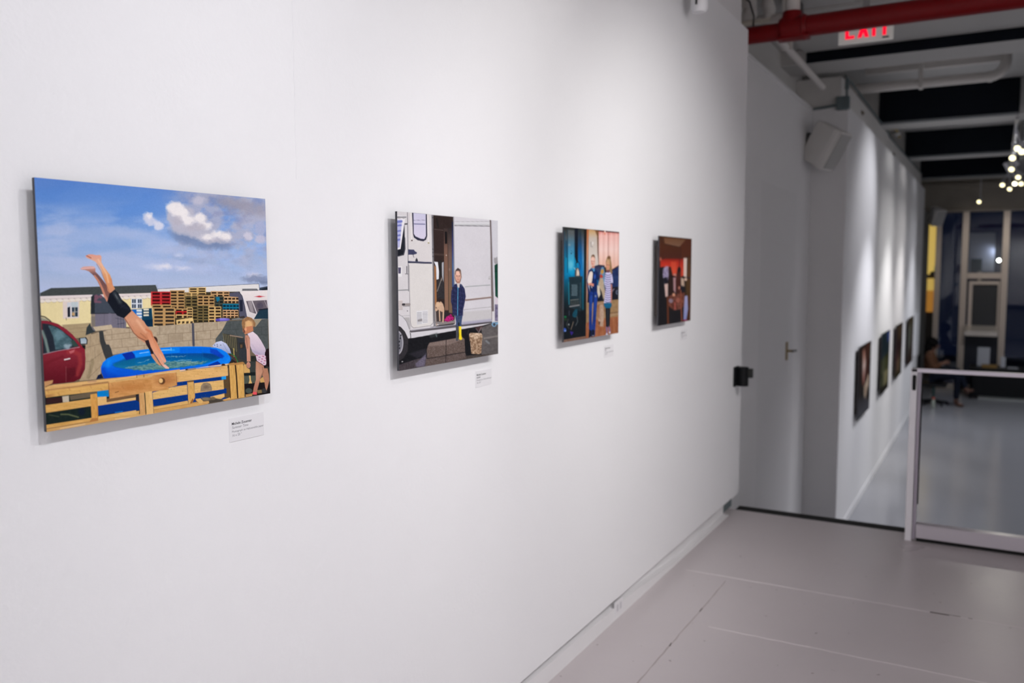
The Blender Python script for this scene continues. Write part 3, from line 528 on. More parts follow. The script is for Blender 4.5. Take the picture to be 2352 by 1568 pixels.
    p.poly([(200, 1420), (900, 1310), (1870, 1170), (2200, 1150), (2200, 1220), (900, 1420), (200, 1540)], (204, 160, 100), 1); p.line([(215, 1450), (900, 1330), (1870, 1190)], 34, (210, 168, 106), 1); p.line([(215, 1440), (900, 1322), (1000, 1310)], 8, (120, 74, 36), .8); p.line([(460, 1430), (900, 1350)], 14, (232, 200, 150), 1); p.line([(1440, 1260), (1700, 1230)], 10, (236, 206, 160), 1)
    p.poly([(1120, 870), (1285, 860), (1290, 960), (1810, 870), (1810, 920), (1130, 1025)], p.tex((226, 184, 118), 12, 12, 3, 6)); p.poly([(1290, 900), (1340, 890), (1810, 810), (1810, 865), (1290, 960)], (120, 90, 62), 1.5)
    p.poly([(995, 825), (1110, 805), (1125, 900), (1140, 1250), (1130, 1290), (1020, 1310), (1010, 1100)], p.tex((214, 158, 82), 16, 3, 12, 53)); p.line([(1110, 880), (1130, 1240)], 8, (120, 78, 38), 1, .6); p.poly([(970, 1320), (1020, 1250), (1130, 1240), (1135, 1290)], (176, 120, 66), 1.5)
    # upper rail
    p.poly([(170, 690), (340, 655), (1000, 580), (1700, 500), (2240, 420), (2600, 370), (2600, 480), (1400, 620), (190, 770)], p.tex((220, 176, 112), 14, 14, 2.4, 54)); p.poly([(180, 745), (1320, 610), (1330, 740), (200, 885)], p.tex((216, 170, 98), 16, 16, 3, 55)); p.line([(190, 755), (700, 690), (1320, 610)], 22, (166, 118, 78), 2.5, .8); p.line([(960, 600), (1090, 590)], 30, (186, 144, 110), 3, .8)
    p.ell(260, 850, 70, 20, (150, 100, 56), -8, 5, .7); p.line([(850, 660), (1310, 600)], 8, (90, 56, 40), 1, .7)
    p.poly([(160, 600), (330, 570), (320, 620), (300, 640), (180, 700)], (196, 148, 100), 1.5); p.line([(190, 695), (310, 640)], 9, (70, 40, 24), 1)
    p.poly([(1320, 620), (2240, 490), (2400, 470), (2400, 730), (2100, 770), (1340, 900)], p.tex((204, 148, 88), 18, 14, 4, 56)); p.ell(1700, 700, 300, 60, (180, 114, 58), -8, 14, .6); p.line([(1320, 625), (1335, 895)], 8, (116, 72, 40), 1); p.line([(1440, 790), (1500, 770)], 10, (90, 54, 30), 1); p.line([(1450, 580), (2240, 470)], 10, (180, 140, 96), 2, .6)
    p.poly([(1865, 800), (1960, 790), (1985, 1180), (1885, 1190)], p.tex((206, 160, 104), 16, 3, 10, 57)); p.poly([(1975, 775), (2100, 760), (2130, 1165), (2000, 1180)], p.tex((224, 180, 114), 14, 3, 10, 58)); p.line([(1968, 785), (1990, 1180)], 7, (70, 46, 28)); p.line([(1830, 470), (1830, 520)], 8, (60, 36, 26), 1); p.line([(1955, 470), (1955, 510)], 8, (60, 36, 26), 1); p.line([(1850, 490), (2150, 460)], 14, (150, 116, 84), 2, .6)
    for i in range(30):
        x = 230+(i*191) % 1900; y = 760-(x-200)*.12+(i*67) % 130
        p.ell(x, y, 12, 5, (146, 98, 52), -8, 1, .45)
    p.at(340, 760, 7.839)
    p.poly([(500, 735), (510, 970), (400, 1000), (60, 1062), (60, 800), (120, 786)], p.tex((206, 150, 90), 18, 12, 4, 42)); p.ell(300, 880, 150, 80, (166, 106, 62), -5, 14, .7); p.ell(240, 895, 58, 58, (84, 52, 32), 0, 2, .9); p.ell(222, 888, 36, 42, (232, 190, 126), 0, 1.2); p.line([(497, 740), (510, 960)], 5, (140, 92, 52), .8)
    p.line([(0, 800), (120, 772), (500, 730)], 14, (226, 190, 140), 1.2, .8)
    # print grain
    p.img += (fbm(X/1.6, Y/1.6, 77, 2)-.5)[..., None]*9
    return p
def draw_camper():
    p = Print([(913.1, 485.1), (1144.5, 505.1), (1143, 811.8), (915.8, 852.4)], 420, 336)
    X, Y = p.X, p.Y
    p.img[:] = (44, 42, 44)
    A = lambda: p.at(900, 470, 7.839); B = lambda: p.at(900, 660, 7.839)
    A(); body = (206, 203, 205)
    p.poly([(90, 100), (1130, 190), (1130, 2100), (90, 2350)], p.tex(body, 4, 20, 20))
    p.poly([(1110, 200), (1930, 270), (1930, 2100), (1110, 2200)], p.tex((204, 202, 207), 3, 20, 20))
    # left strip with open window
    p.line([(100, 225), (260, 222)], 22, (110, 110, 116), .8); p.line([(105, 205), (260, 210)], 12, (220, 220, 222))
    p.poly([(100, 250), (230, 250), (240, 800), (220, 900), (120, 935), (100, 935)], (34, 36, 44)); p.poly([(100, 250), (245, 255), (160, 800), (100, 815)], (224, 222, 226)); p.poly([(100, 270), (190, 275), (145, 770), (100, 780)], (176, 178, 214))
    for y, w in [(310, 40), (380, 30), (480, 26), (560, 30), (640, 34)]: p.line([(105, y), (180-(y-300)*.12, y-10)], w, (88, 98, 176), 2, .75)
    p.line([(288, 130), (300, 1560)], 9, (74, 72, 80), .7); p.line([(275, 345), (245, 350)], 26, (70, 70, 76), .8)
    p.poly([(110, 1120), (185, 1115), (180, 1300), (112, 1300)], (222, 222, 222)); p.poly([(115, 1135), (165, 1135), (160, 1245), (118, 1245)], (80, 76, 100)); p.line([(270, 1115), (270, 1240)], 14, (60, 58, 66), .8, .8); p.line([(240, 1250), (290, 1250)], 9, (60, 58, 66), .8, .8); p.line([(110, 1550), (305, 1545)], 8, (120, 124, 126), .7)
    p.poly([(125, 830), (215, 830), (215, 915), (120, 930)], (26, 28, 36)); p.line([(236, 600), (240, 800), (215, 900), (120, 930)], 18, (66, 68, 76), 1)
    # door leaf upper
    p.poly([(305, 140), (715, 180), (725, 1040), (305, 1030)], p.tex((208, 204, 204), 3, 20, 20)); p.poly([(370, 140), (638, 165), (642, 560), (620, 630), (570, 660), (470, 640), (400, 590), (385, 520)], (44, 44, 62)); p.poly([(395, 145), (618, 165), (620, 560), (590, 615), (520, 610), (430, 570), (400, 520)], p.grad([(150, (196, 194, 216)), (600, (206, 200, 218))]))
    p.line([(400, 280), (620, 275)], 5, (90, 90, 120)); p.line([(410, 345), (600, 350)], 16, (70, 74, 120), 1, .8); p.line([(350, 160), (358, 640)], 14, (226, 222, 220), 1); p.line([(655, 180), (665, 680)], 14, (226, 222, 220), 1); p.ell(365, 645, 14, 12, (70, 50, 50)); p.ell(665, 688, 16, 10, (150, 140, 90))
    p.poly([(300, 805), (400, 810), (420, 840), (455, 860), (450, 885), (400, 900), (300, 905)], (62, 64, 92)); p.line([(370, 860), (400, 950)], 9, (50, 52, 70)); p.line([(305, 1035), (725, 1052)], 36, (52, 54, 74), .8); p.line([(310, 1022), (720, 1040)], 6, (104, 108, 140), .8, .7); p.poly([(425, 1000), (448, 955), (470, 1000), (470, 1020), (428, 1020)], (44, 44, 52)); p.poly([(440, 1060), (475, 1065), (475, 1090), (442, 1090)], (40, 40, 48))
    p.line([(320, 1210), (330, 1300)], 16, (46, 46, 54), .9)
    # jamb
    p.poly([(712, 180), (752, 182), (775, 1568), (790, 2300), (745, 2200)], (128, 126, 130)); p.line([(740, 190), (750, 1568), (755, 2100)], 5, (60, 60, 66)); p.line([(716, 180), (735, 1568)], 5, (224, 222, 222))
    for y in (230, 800, 860, 930, 1180, 1330): p.ell(742, y, 8, 12, (44, 44, 50))
    # interior
    p.poly([(752, 183), (1113, 212), (1120, 1500), (1130, 2150), (770, 2080)], p.tex((46, 36, 34), 5, 8, 8)); p.poly([(752, 430), (930, 445), (940, 1000), (760, 1000)], (50, 38, 36)); p.line([(770, 440), (930, 455)], 7, (104, 92, 88), .8); p.line([(815, 250), (840, 400)], 30, (34, 30, 30), 1.5); p.line([(775, 890), (940, 900)], 34, (78, 64, 58), 1.5, .7)
    p.poly([(940, 420), (1010, 420), (1020, 1500), (1020, 1900), (950, 1900)], p.grad([(420, (58, 48, 46)), (800, (112, 84, 72)), (1500, (128, 98, 80))])); p.poly([(958, 480), (1003, 480), (1003, 700), (960, 700)], (22, 20, 22)); p.poly([(1015, 420), (1080, 420), (1085, 2100), (1025, 2100)], p.grad([(420, (48, 42, 42)), (900, (104, 84, 76)), (1600, (116, 94, 74))])); p.line([(1012, 700), (1020, 2080)], 6, (44, 32, 30)); p.ell(985, 908, 9, 10, (190, 180, 170)); p.ell(1040, 1165, 16, 26, (130, 110, 100), 0, 1, .8)
    p.poly([(1085, 300), (1115, 300), (1122, 1500), (1085, 1480)], p.grad([(300, (24, 28, 50)), (800, (64, 68, 112)), (1100, (76, 100, 140)), (1500, (60, 78, 120))])); p.line([(1120, 210), (1128, 1560)], 16, (150, 150, 154), .8)
    p.poly([(762, 1025), (830, 1030), (850, 1200), (845, 1350), (805, 1350), (795, 1110)], (220, 222, 226)); p.poly([(905, 1040), (935, 1030), (930, 1400), (900, 1260), (890, 1180)], (170, 172, 178)); p.poly([(850, 1000), (900, 1000), (905, 1300), (860, 1290)], (40, 38, 38)); p.poly([(765, 1085), (800, 1130), (808, 2200), (772, 2080)], (152, 106, 70)); p.poly([(810, 1560), (900, 1310), (905, 1350), (840, 1500)], (150, 140, 132), 1)
    p.poly([(810, 1350), (860, 1330), (945, 1420), (945, 1700), (815, 1690)], p.tex((48, 46, 48), 16, 2, 2)); p.line([(815, 1560), (900, 1320)], 16, (140, 134, 128), 1, .8)
    # right body trim
    p.line([(1130, 300), (1770, 295)], 5, (150, 152, 154)); p.line([(1140, 345), (1770, 345)], 26, (190, 192, 194)); p.line([(1140, 370), (1770, 375)], 12, (80, 80, 84)); p.line([(1140, 328), (1770, 318)], 7, (226, 228, 230))
    p.poly([(1770, 260), (1800, 265), (1830, 1568), (1840, 2100), (1790, 2120), (1780, 600)], (112, 102, 102)); p.line([(1815, 270), (1840, 1568)], 24, (196, 196, 204), 1); p.poly([(1835, 290), (1930, 270), (1930, 1000), (1850, 960)], (200, 200, 206)); p.poly([(1850, 1080), (1930, 1040), (1930, 1700), (1862, 1640)], p.tex((22, 66, 52), 12, 2, 2)); p.line([(1855, 1190), (1920, 1190)], 12, (16, 30, 28)); p.warp = (2, 2)
    p.poly([(1840, 950), (1900, 930), (1920, 1060), (1850, 1060)], (130, 128, 130), 2, .7); p.warp = 0
    p.line([(1320, 1475), (1770, 1440)], 12, (136, 144, 144), .8); p.poly([(1740, 1290), (1780, 1270), (1790, 1340), (1745, 1335)], (190, 188, 190), 1); p.line([(1740, 1330), (1790, 1335)], 6, (130, 128, 130))
    # child face and hood
    p.poly([(1130, 1300), (1140, 1190), (1190, 1135), (1245, 1180), (1258, 1300), (1235, 1390), (1150, 1390)], (128, 106, 98), 1); p.poly([(1160, 1360), (1230, 1360), (1225, 1440), (1165, 1440)], (170, 122, 104), 1)
    p.ell(1192, 1275, 54, 104, (206, 160, 140), 0, .9); p.poly([(1135, 1250), (1150, 1170), (1190, 1135), (1235, 1160), (1250, 1240), (1245, 1300), (1225, 1200), (1160, 1190), (1145, 1260)], (112, 88, 78), 1); p.poly([(1150, 1180), (1190, 1135), (1240, 1175), (1215, 1190), (1170, 1190)], (62, 54, 56), 1)
    p.ell(1195, 1230, 38, 40, (232, 190, 170), 0, 3, .8); p.ell(1172, 1280, 11, 7, (84, 60, 58), 0, .8, .9); p.ell(1216, 1282, 11, 7, (84, 60, 58), 0, .8, .9); p.line([(1192, 1285), (1194, 1318)], 9, (186, 130, 112), 1.5, .7); p.ell(1194, 1345, 16, 6, (176, 92, 86), 0, .9, .9); p.line([(1215, 1170), (1225, 1230)], 10, (90, 64, 52), 1, .7)
    # coat
    B()
    p.poly([(1130, -60), (1190, -75), (1255, -60), (1310, 20), (1330, 160), (1300, 320), (1280, 400), (1280, 510), (1190, 530), (1090, 480), (1080, 330), (1060, 250), (1070, 60)], p.tex((38, 42, 76), 22, 1.4, 1.4, 5), .9)
    p.poly([(1165, -80), (1190, -75), (1225, -80), (1215, 0), (1185, 10), (1180, -30)], (206, 196, 190)); p.line([(1190, 0), (1178, 520)], 10, (90, 176, 216), .7); p.line([(1120, 60), (1100, 300), (1090, 380)], 8, (22, 24, 46), 1, .7); p.line([(1250, 60), (1280, 260), (1240, 400)], 8, (22, 24, 46), 1, .7); p.line([(1090, 490), (1180, 525), (1280, 500)], 5, (90, 96, 140), .8, .8); p.line([(1100, 370), (1170, 400)], 4, (100, 106, 150), .7, .7); p.line([(1225, -60), (1270, -20)], 5, (120, 150, 180), .7, .8)
    for i in range(130):
        x = 1075+(i*61) % 235; y = -30+(i*97) % 540; p.ell(x, y, 4, 4, (92, 98, 146), 0, .6, .55)
    # lower body
    p.poly([(312, -435), (733, -425), (740, 600), (730, 660), (690, 690), (380, 735), (340, 700), (328, 620)], p.tex((212, 209, 206), 3, 20, 20)); p.line([(310, -400), (328, 620), (345, 700), (385, 735), (690, 690), (738, 640), (742, -380)], 7, (112, 110, 112), .8)
    p.poly([(440, 430), (645, 405), (645, 640), (445, 680)], (216, 216, 218), .8)
    for i in range(9):
        p.line([(450, 462+i*25), (530, 454+i*25)], 6, (130, 130, 140), .6); p.line([(552, 448+i*23), (635, 440+i*23)], 6, (130, 130, 140), .6)
    p.poly([(460, 580), (540, 565), (542, 610), (460, 622)], (140, 136, 138), 1); p.poly([(118, 235), (190, 230), (190, 410), (118, 415)], (214, 206, 204))
    for i in range(7): p.line([(120, 255+i*25), (188, 252+i*25)], 7, (120, 112, 112), .7)
    p.line([(200, 315), (312, 310)], 44, (150, 142, 140), .9); p.line([(200, 312), (215, 312)], 44, (60, 56, 60)); p.line([(200, 345), (312, 338)], 6, (90, 86, 88)); p.line([(115, 55), (305, 45)], 7, (120, 124, 126)); p.ell(277, 428, 8, 9, (50, 50, 60)); p.line([(180, 515), (312, 505)], 5, (140, 140, 144))
    p.poly([(190, 550), (310, 545), (328, 700), (330, 780), (280, 720)], (150, 148, 148), 2, .6)
    # wheel arch, sill
    p.poly([(100, 470), (180, 520), (250, 600), (300, 720), (325, 860), (330, 915), (280, 925), (230, 800), (170, 720), (110, 680)], (206, 204, 208)); p.line([(110, 485), (190, 530), (260, 620), (310, 760)], 6, (90, 90, 96))
    p.poly([(330, 760), (1800, 590), (1800, 650), (340, 920)], (204, 202, 206)); p.line([(335, 795), (760, 745), (1140, 690), (1790, 625)], 42, (92, 88, 92), 1); p.line([(340, 780), (1140, 672), (1790, 605)], 10, (160, 158, 168), 1); p.line([(330, 820), (1140, 735), (1780, 640)], 14, (206, 204, 208), 1); p.line([(340, 812), (1140, 716)], 8, (50, 48, 54), 1)
    p.poly([(100, 690), (160, 720), (230, 800), (290, 930), (290, 1050), (260, 1180), (180, 1280), (110, 1330)], p.tex((48, 46, 50), 8, 2, 2)); p.ell(100, 1000, 100, 215, (170, 168, 176), 0, 1); p.ell(95, 1000, 85, 195, (120, 120, 128), 0, 1)
    for y in (870, 920, 980, 1050, 1100): p.ell(140+18*math.sin(y/60), y, 12, 20, (34, 34, 42), 20, .8)
    # underside, ground
    p.poly([(290, 930), (1140, 780), (1640, 680), (1810, 630), (1930, 660), (1930, 1250), (1300, 1400), (620, 1500), (100, 1530), (100, 1340), (200, 1280), (280, 1150)], p.tex((24, 24, 28), 6, 4, 3)); p.poly([(1600, 720), (1810, 640), (1930, 670), (1930, 1250), (1600, 1240), (1620, 860)], p.tex((92, 88, 88), 16, 5, 4, 6)); p.poly([(1640, 900), (1930, 850), (1930, 880), (1650, 930)], (140, 134, 130), 2, .7); p.poly([(1330, 1230), (1930, 1180), (1930, 1260), (1330, 1370)], p.tex((74, 66, 62), 26, 1.5, 1.2, 7))
    p.poly([(120, 1400), (420, 1300), (620, 1250), (620, 1430), (100, 1530)], p.tex((66, 60, 64), 24, 1.6, 1.2, 9)); p.poly([(410, 1380), (520, 1280), (610, 1180), (600, 1300), (580, 1420), (440, 1440)], p.tex((110, 104, 124), 34, 1.3, 1, 10), 3, .8); p.poly([(300, 1200), (600, 1100), (620, 1200), (450, 1280)], p.tex((50, 48, 56), 14, 2, 1.5, 3), 4, .7); p.ell(180, 1340, 14, 8, (220, 220, 220), -20, 1)
    p.line([(700, 880), (800, 850)], 60, (60, 66, 66), 4, .6); p.line([(790, 850), (800, 890)], 14, (130, 150, 146), 1.5, .8); p.line([(1380, 760), (1350, 850)], 4, (110, 110, 110), .8, .7); p.poly([(1490, 720), (1640, 680), (1600, 760), (1560, 810)], (90, 60, 60), 2, .7); p.line([(1600, 720), (1560, 810)], 14, (150, 148, 150), 1, .7); p.line([(1510, 740), (1560, 810)], 12, (110, 106, 110), 1, .7)
    # block steps
    st = p.tex((98, 84, 78), 34, 1.3, 1.2, 14)
    p.poly([(640, 1060), (670, 1000), (980, 945), (1260, 895), (1300, 930), (1310, 1160), (1120, 1190), (960, 1220), (700, 1270), (625, 1270), (620, 1120)], st); p.poly([(640, 1060), (670, 1000), (980, 945), (1260, 895), (1300, 930), (1000, 1040)], p.tex((134, 118, 112), 24, 1.4, 1.2, 15), 2, .7); p.poly([(610, 1290), (960, 1235), (1310, 1165), (1335, 1280), (960, 1370), (590, 1430)], p.tex((92, 80, 76), 30, 1.3, 1.2, 16)); p.line([(970, 950), (960, 1370)], 10, (36, 30, 30), 1); p.line([(630, 1285), (960, 1225), (1310, 1165)], 9, (40, 34, 34), 1)
    # legs and boots
    p.poly([(1130, 500), (1270, 515), (1255, 600), (1245, 700), (1200, 700), (1200, 600), (1190, 720), (1145, 720), (1150, 620)], p.tex((58, 74, 106), 18, 1.6, 1.6)); p.ell(1200, 660, 12, 40, (30, 30, 34), 0, 1); p.poly([(1145, 700), (1195, 700), (1190, 860), (1185, 960), (1145, 960), (1150, 860)], p.tex((72, 74, 80), 14, 2, 2)); p.poly([(1195, 700), (1245, 700), (1245, 850), (1258, 930), (1230, 950), (1200, 930), (1205, 850)], (238, 214, 34), .8); p.line([(1200, 710), (1195, 850), (1195, 930), (1230, 950)], 8, (60, 50, 24), 1, .8); p.line([(1235, 720), (1235, 850)], 7, (250, 236, 110), 1, .7)
    # dog, blanket
    p.poly([(770, 400), (800, 440), (820, 620), (1100, 600), (1130, 560), (1140, 640), (860, 680), (790, 650), (760, 560)], (132, 126, 124), 1); p.poly([(790, 430), (940, 430), (940, 620), (800, 620)], (66, 56, 54)); p.poly([(945, 450), (1080, 460), (1110, 560), (940, 600)], (44, 40, 44))
    dog = p.tex((196, 164, 138), 12, 3, 3)
    p.poly([(775, 420), (780, 320), (800, 270), (830, 258), (850, 275), (880, 250), (920, 300), (940, 380), (940, 440), (890, 440), (840, 400), (800, 430)], dog, 1); p.line([(850, 400), (860, 600)], 22, dog, .9); p.line([(925, 420), (915, 620)], 26, dog, .9); p.ell(795, 368, 9, 10, (40, 30, 30)); p.ell(832, 310, 34, 50, (216, 184, 150), 20, 3, .7); p.line([(780, 430), (790, 610)], 10, (180, 170, 164), 1, .7)
    p.warp = (1.5, 2); p.poly([(940, 570), (1000, 520), (1060, 480), (1110, 550), (1100, 590), (1000, 620), (940, 610)], p.tex((206, 44, 130), 0, 1.6, 1.6, 3, (120, 16, 76)), 1); p.warp = 0
    # right trims and bin
    p.line([(1330, 225), (1790, 170)], 34, (132, 112, 106), 1); p.line([(1330, 208), (1790, 155)], 9, (214, 210, 210), 1); p.line([(1280, 400), (1790, 345)], 6, (130, 130, 132), .8); p.poly([(1280, 440), (1790, 390), (1790, 560), (1260, 620)], (188, 186, 186), 3, .7); p.poly([(1255, 620), (1790, 560), (1790, 600), (1255, 680)], (150, 148, 172), 3, .7); p.line([(1260, 690), (1790, 625)], 16, (56, 52, 58), 1.5); p.poly([(1800, 430), (1850, 420), (1850, 600), (1800, 640)], (210, 208, 210), 1)
    p.poly([(1385, 830), (1410, 815), (1600, 820), (1625, 850), (1620, 920), (1600, 1180), (1560, 1200), (1420, 1190), (1405, 1000), (1385, 900)], p.tex((190, 164, 138), 0, 2.4, 2.6, 5, (112, 84, 62)), .8); p.poly([(1385, 840), (1410, 818), (1600, 822), (1622, 850), (1600, 880), (1500, 935), (1400, 890)], p.tex((222, 198, 172), 0, 2.4, 2.2, 8, (150, 124, 100)), .8); p.line([(1395, 895), (1500, 940), (1615, 915)], 7, (110, 84, 60), 1, .7)
    p.poly([(1860, 150), (1910, 190), (1905, 300), (1860, 280)], (206, 196, 206), 1); p.poly([(1850, 300), (1910, 300), (1905, 600), (1850, 600)], p.tex((110, 104, 130), 44, 2, 4, 3), 1); p.ell(1835, 660, 44, 44, (120, 160, 190), 0, 1); p.ell(1838, 662, 24, 26, (60, 70, 84), 0, 1); p.ell(1890, 640, 24, 24, (120, 160, 190), 0, 1); p.line([(1690, 960), (1740, 1000)], 30, (140, 150, 158), 2.5, .6)
    p.img += (fbm(X/1.5, Y/1.5, 78, 2)-.5)[..., None]*8
    return p

def draw_stove():
    p = Print([(1294.8, 521.4), (1421.6, 531.9), (1421.2, 763.8), (1296.4, 786.6)], 300, 240)
    X, Y = p.X, p.Y
    p.img[:] = (22, 24, 28)
    p.at(1285, 510, 11.2)
    p.poly([(90, 100), (720, 160), (720, 3300), (90, 3300)], p.grad([(130, (40, 42, 38)), (400, (74, 82, 88)), (650, (36, 92, 124)), (1000, (10, 128, 168)), (1350, (6, 124, 172)), (1700, (8, 70, 96)), (2100, (14, 40, 50))]))
    p.poly([(200, 200), (370, 220), (380, 1300), (330, 1400), (220, 1300)], p.grad([(300, (90, 96, 98)), (700, (70, 140, 176)), (1050, (60, 170, 206)), (1380, (0, 140, 192))]), 3, .9); p.ell(290, 1120, 60, 110, (120, 196, 216), 0, 5, .6)
    p.line([(200, 200), (210, 1300)], 16, (16, 44, 60), 2, .7); p.line([(120, 250), (125, 1500)], 20, (10, 60, 84), 3, .6); p.line([(170, 500), (180, 900)], 30, (14, 46, 70), 3, .6); p.line([(290, 730), (350, 790)], 8, (20, 50, 60), 1, .6); p.ell(300, 810, 14, 18, (16, 40, 54), 0, 1); p.ell(250, 590, 30, 30, (140, 150, 154), 0, 3, .6)
    p.poly([(385, 170), (470, 170), (475, 1050), (440, 1060), (390, 900)], (14, 20, 32), 2); p.poly([(470, 180), (560, 190), (600, 1400), (500, 1350), (475, 700)], p.grad([(180, (44, 50, 50)), (500, (34, 62, 90)), (800, (8, 88, 150)), (1250, (10, 110, 176))]), 3); p.poly([(560, 190), (620, 195), (640, 1500), (600, 1450)], p.grad([(180, (50, 52, 44)), (600, (80, 100, 130)), (1000, (76, 140, 190)), (1400, (30, 110, 160))]), 3)
    p.poly([(625, 190), (695, 190), (690, 3200), (640, 2250)], (24, 22, 20), 3)
    p.poly([(695, 180), (745, 185), (740, 1700), (700, 2700), (690, 1200)], p.grad([(180, (176, 100, 58)), (700, (198, 140, 104)), (1400, (176, 132, 118)), (2600, (140, 104, 82))]), 1)
    p.poly([(745, 185), (990, 215), (1005, 1120), (1000, 2100), (745, 1500)], p.grad([(190, (196, 154, 100)), (420, (190, 180, 170)), (900, (206, 198, 190)), (1200, (198, 186, 180))])); p.poly([(900, 200), (1010, 215), (1005, 1100), (975, 800), (960, 350)], p.grad([(200, (110, 72, 40)), (700, (120, 80, 66)), (1100, (90, 64, 60))]), 2, .9); p.line([(800, 510), (805, 630), (850, 635)], 12, (110, 108, 118), 1, .9); p.ell(850, 540, 20, 36, (224, 222, 222), 0, 2, .8)
    p.poly([(1000, 220), (1530, 250), (1530, 1130), (1360, 1210), (1010, 1110)], p.grad([(230, (206, 120, 110)), (340, (228, 176, 168)), (700, (232, 200, 192)), (1100, (222, 176, 156))]))
    for x, c in [(1070, (240, 214, 206)), (1130, (208, 160, 150)), (1200, (242, 216, 210)), (1250, (150, 96, 86)), (1330, (236, 212, 206)), (1400, (206, 164, 156)), (1460, (236, 206, 198)), (1510, (200, 140, 130))]: p.line([(x, 260), (x+5, 1120)], 20, c, 3, .6)
    p.line([(1000, 225), (1140, 240)], 20, (90, 24, 30), 1); p.line([(1190, 235), (1530, 262)], 26, (70, 26, 26), 1.5); p.poly([(1135, 220), (1180, 225), (1165, 330), (1145, 320)], (220, 140, 110), 1); p.ell(1165, 240, 16, 20, (240, 230, 224), 0, 1)
    # sofa, low wall, wooden floor
    p.poly([(900, 1130), (1010, 1095), (1160, 1110), (1160, 1700), (900, 1700)], p.grad([(1100, (40, 38, 54)), (1220, (52, 60, 96)), (1500, (30, 36, 66))]), 1); p.poly([(1360, 1210), (1530, 1110), (1530, 2000), (1300, 1950)], p.tex((30, 48, 92), 24, 4, 6, 5), 1); p.line([(1365, 1215), (1530, 1115)], 26, (66, 34, 26), 1.2)
    p.poly([(970, 1700), (1530, 1650), (1530, 2000), (1300, 2080), (980, 2080)], p.tex((20, 22, 34), 6, 4, 4), 1); p.line([(1350, 1760), (1410, 1710), (1350, 1800)], 14, (176, 156, 176), 1, .8); p.ell(1490, 1800, 36, 60, (140, 150, 176), 0, 1, .7); p.ell(1500, 1800, 20, 36, (24, 26, 40), 0, 1)
    p.poly([(700, 2080), (1530, 1980), (1530, 2450), (700, 2600)], p.tex((150, 120, 84), 16, 6, 5, 7), 1); p.poly([(980, 2060), (1190, 2040), (1190, 2300), (980, 2400)], (132, 96, 70), 3, .7); p.line([(1310, 2400), (1525, 2350)], 40, (170, 146, 120), 3, .7); p.line([(1310, 2330), (1525, 2310)], 14, (80, 56, 40), 2, .8); p.line([(990, 2100), (1180, 2060)], 20, (186, 160, 140), 1.5, .7)
    p.poly([(690, 2600), (950, 2500), (1530, 2420), (1530, 3300), (690, 3300)], p.tex((150, 92, 60), 30, 1.3, 12, 8), 1)
    for i in range(9): p.line([(1010+i*66, 2480), (960+i*80, 3050)], 9, (94, 50, 34) if i % 2 else (184, 130, 96), 1.2, .7)
    p.poly([(90, 2150), (690, 2250), (690, 3020), (100, 3100)], p.tex((16, 22, 28), 4, 6, 6), 1); p.poly([(90, 3040), (690, 2930), (690, 3300), (90, 3300)], p.tex((120, 92, 78), 26, 2, 1.3, 5), 1)
    # stove
    p.poly([(240, 1420), (590, 1395), (600, 1450), (240, 1470)], (34, 50, 54), 1); p.poly([(250, 1450), (590, 1440), (560, 2300), (265, 2200)], p.tex((28, 46, 54), 8, 4, 4), 1); p.poly([(120, 1500), (245, 1440), (260, 2250), (120, 2200)], p.grad([(1450, (6, 92, 128)), (1700, (12, 70, 88)), (2100, (16, 30, 36))]), 3, .8); p.line([(240, 1560), (255, 2120)], 26, (36, 128, 146), 2, .8); p.line([(610, 1560), (610, 2250)], 40, (20, 96, 118), 3, .7); p.line([(540, 1560), (545, 2200)], 14, (76, 100, 110), 1.5, .7)
    for j in range(7):
        for i in range(5): p.line([(322+i*30+(j % 2)*8, 1620+j*42), (330+i*30+(j % 2)*8, 1640+j*42)], 13, (150, 176, 186), .9, .75)
    p.line([(290, 2015), (500, 1990)], 14, (140, 140, 130), 1, .8); p.poly([(280, 2040), (520, 2020), (520, 2130), (280, 2140)], p.tex((48, 56, 58), 30, 1, 1, 3), 1); p.line([(275, 2180), (510, 2140)], 32, (150, 146, 146), 1.5, .8)
    p.poly([(395, 1400), (400, 1260), (430, 1180), (480, 1180), (520, 1260), (540, 1400)], (60, 56, 56), 1); p.poly([(430, 1390), (435, 1260), (455, 1190), (485, 1210), (515, 1380)], (186, 172, 156), 2); p.ell(485, 1310, 18, 60, (240, 230, 216), 0, 2, .8); p.line([(380, 1180), (410, 1230)], 12, (230, 230, 220), 1, .8); p.line([(430, 1150), (420, 1060), (450, 1010), (500, 1040), (530, 1120), (525, 1230)], 14, (22, 30, 40), 1)
    p.poly([(340, 2380), (400, 2260), (470, 2240), (470, 2380), (430, 2460), (350, 2440)], p.tex((18, 76, 96), 24, 1.5, 2), 2, .9); p.line([(460, 2430), (480, 2560), (430, 2660)], 16, (110, 120, 124), 1.2, .7); p.line([(370, 2570), (310, 2760)], 20, (130, 116, 100), 1.2, .8); p.line([(240, 2500), (190, 2640), (260, 2740)], 12, (100, 104, 96), 1.5, .7); p.ell(250, 2640, 20, 24, (170, 180, 180), 0, 2, .7); p.line([(260, 2290), (260, 2400)], 18, (90, 100, 120), 2, .7)
    p.ell(160, 2445, 34, 24, (20, 120, 70), 0, 1.5, .9); p.ell(160, 2510, 50, 30, (46, 70, 40), 0, 3, .7); p.ell(150, 2780, 40, 50, (50, 90, 190), 0, 2, .9); p.ell(165, 2800, 18, 16, (170, 200, 240), 0, 1.5, .8); p.poly([(280, 2810), (380, 2830), (350, 2880), (330, 2920), (300, 2870)], (52, 34, 130), 1.5, .9)
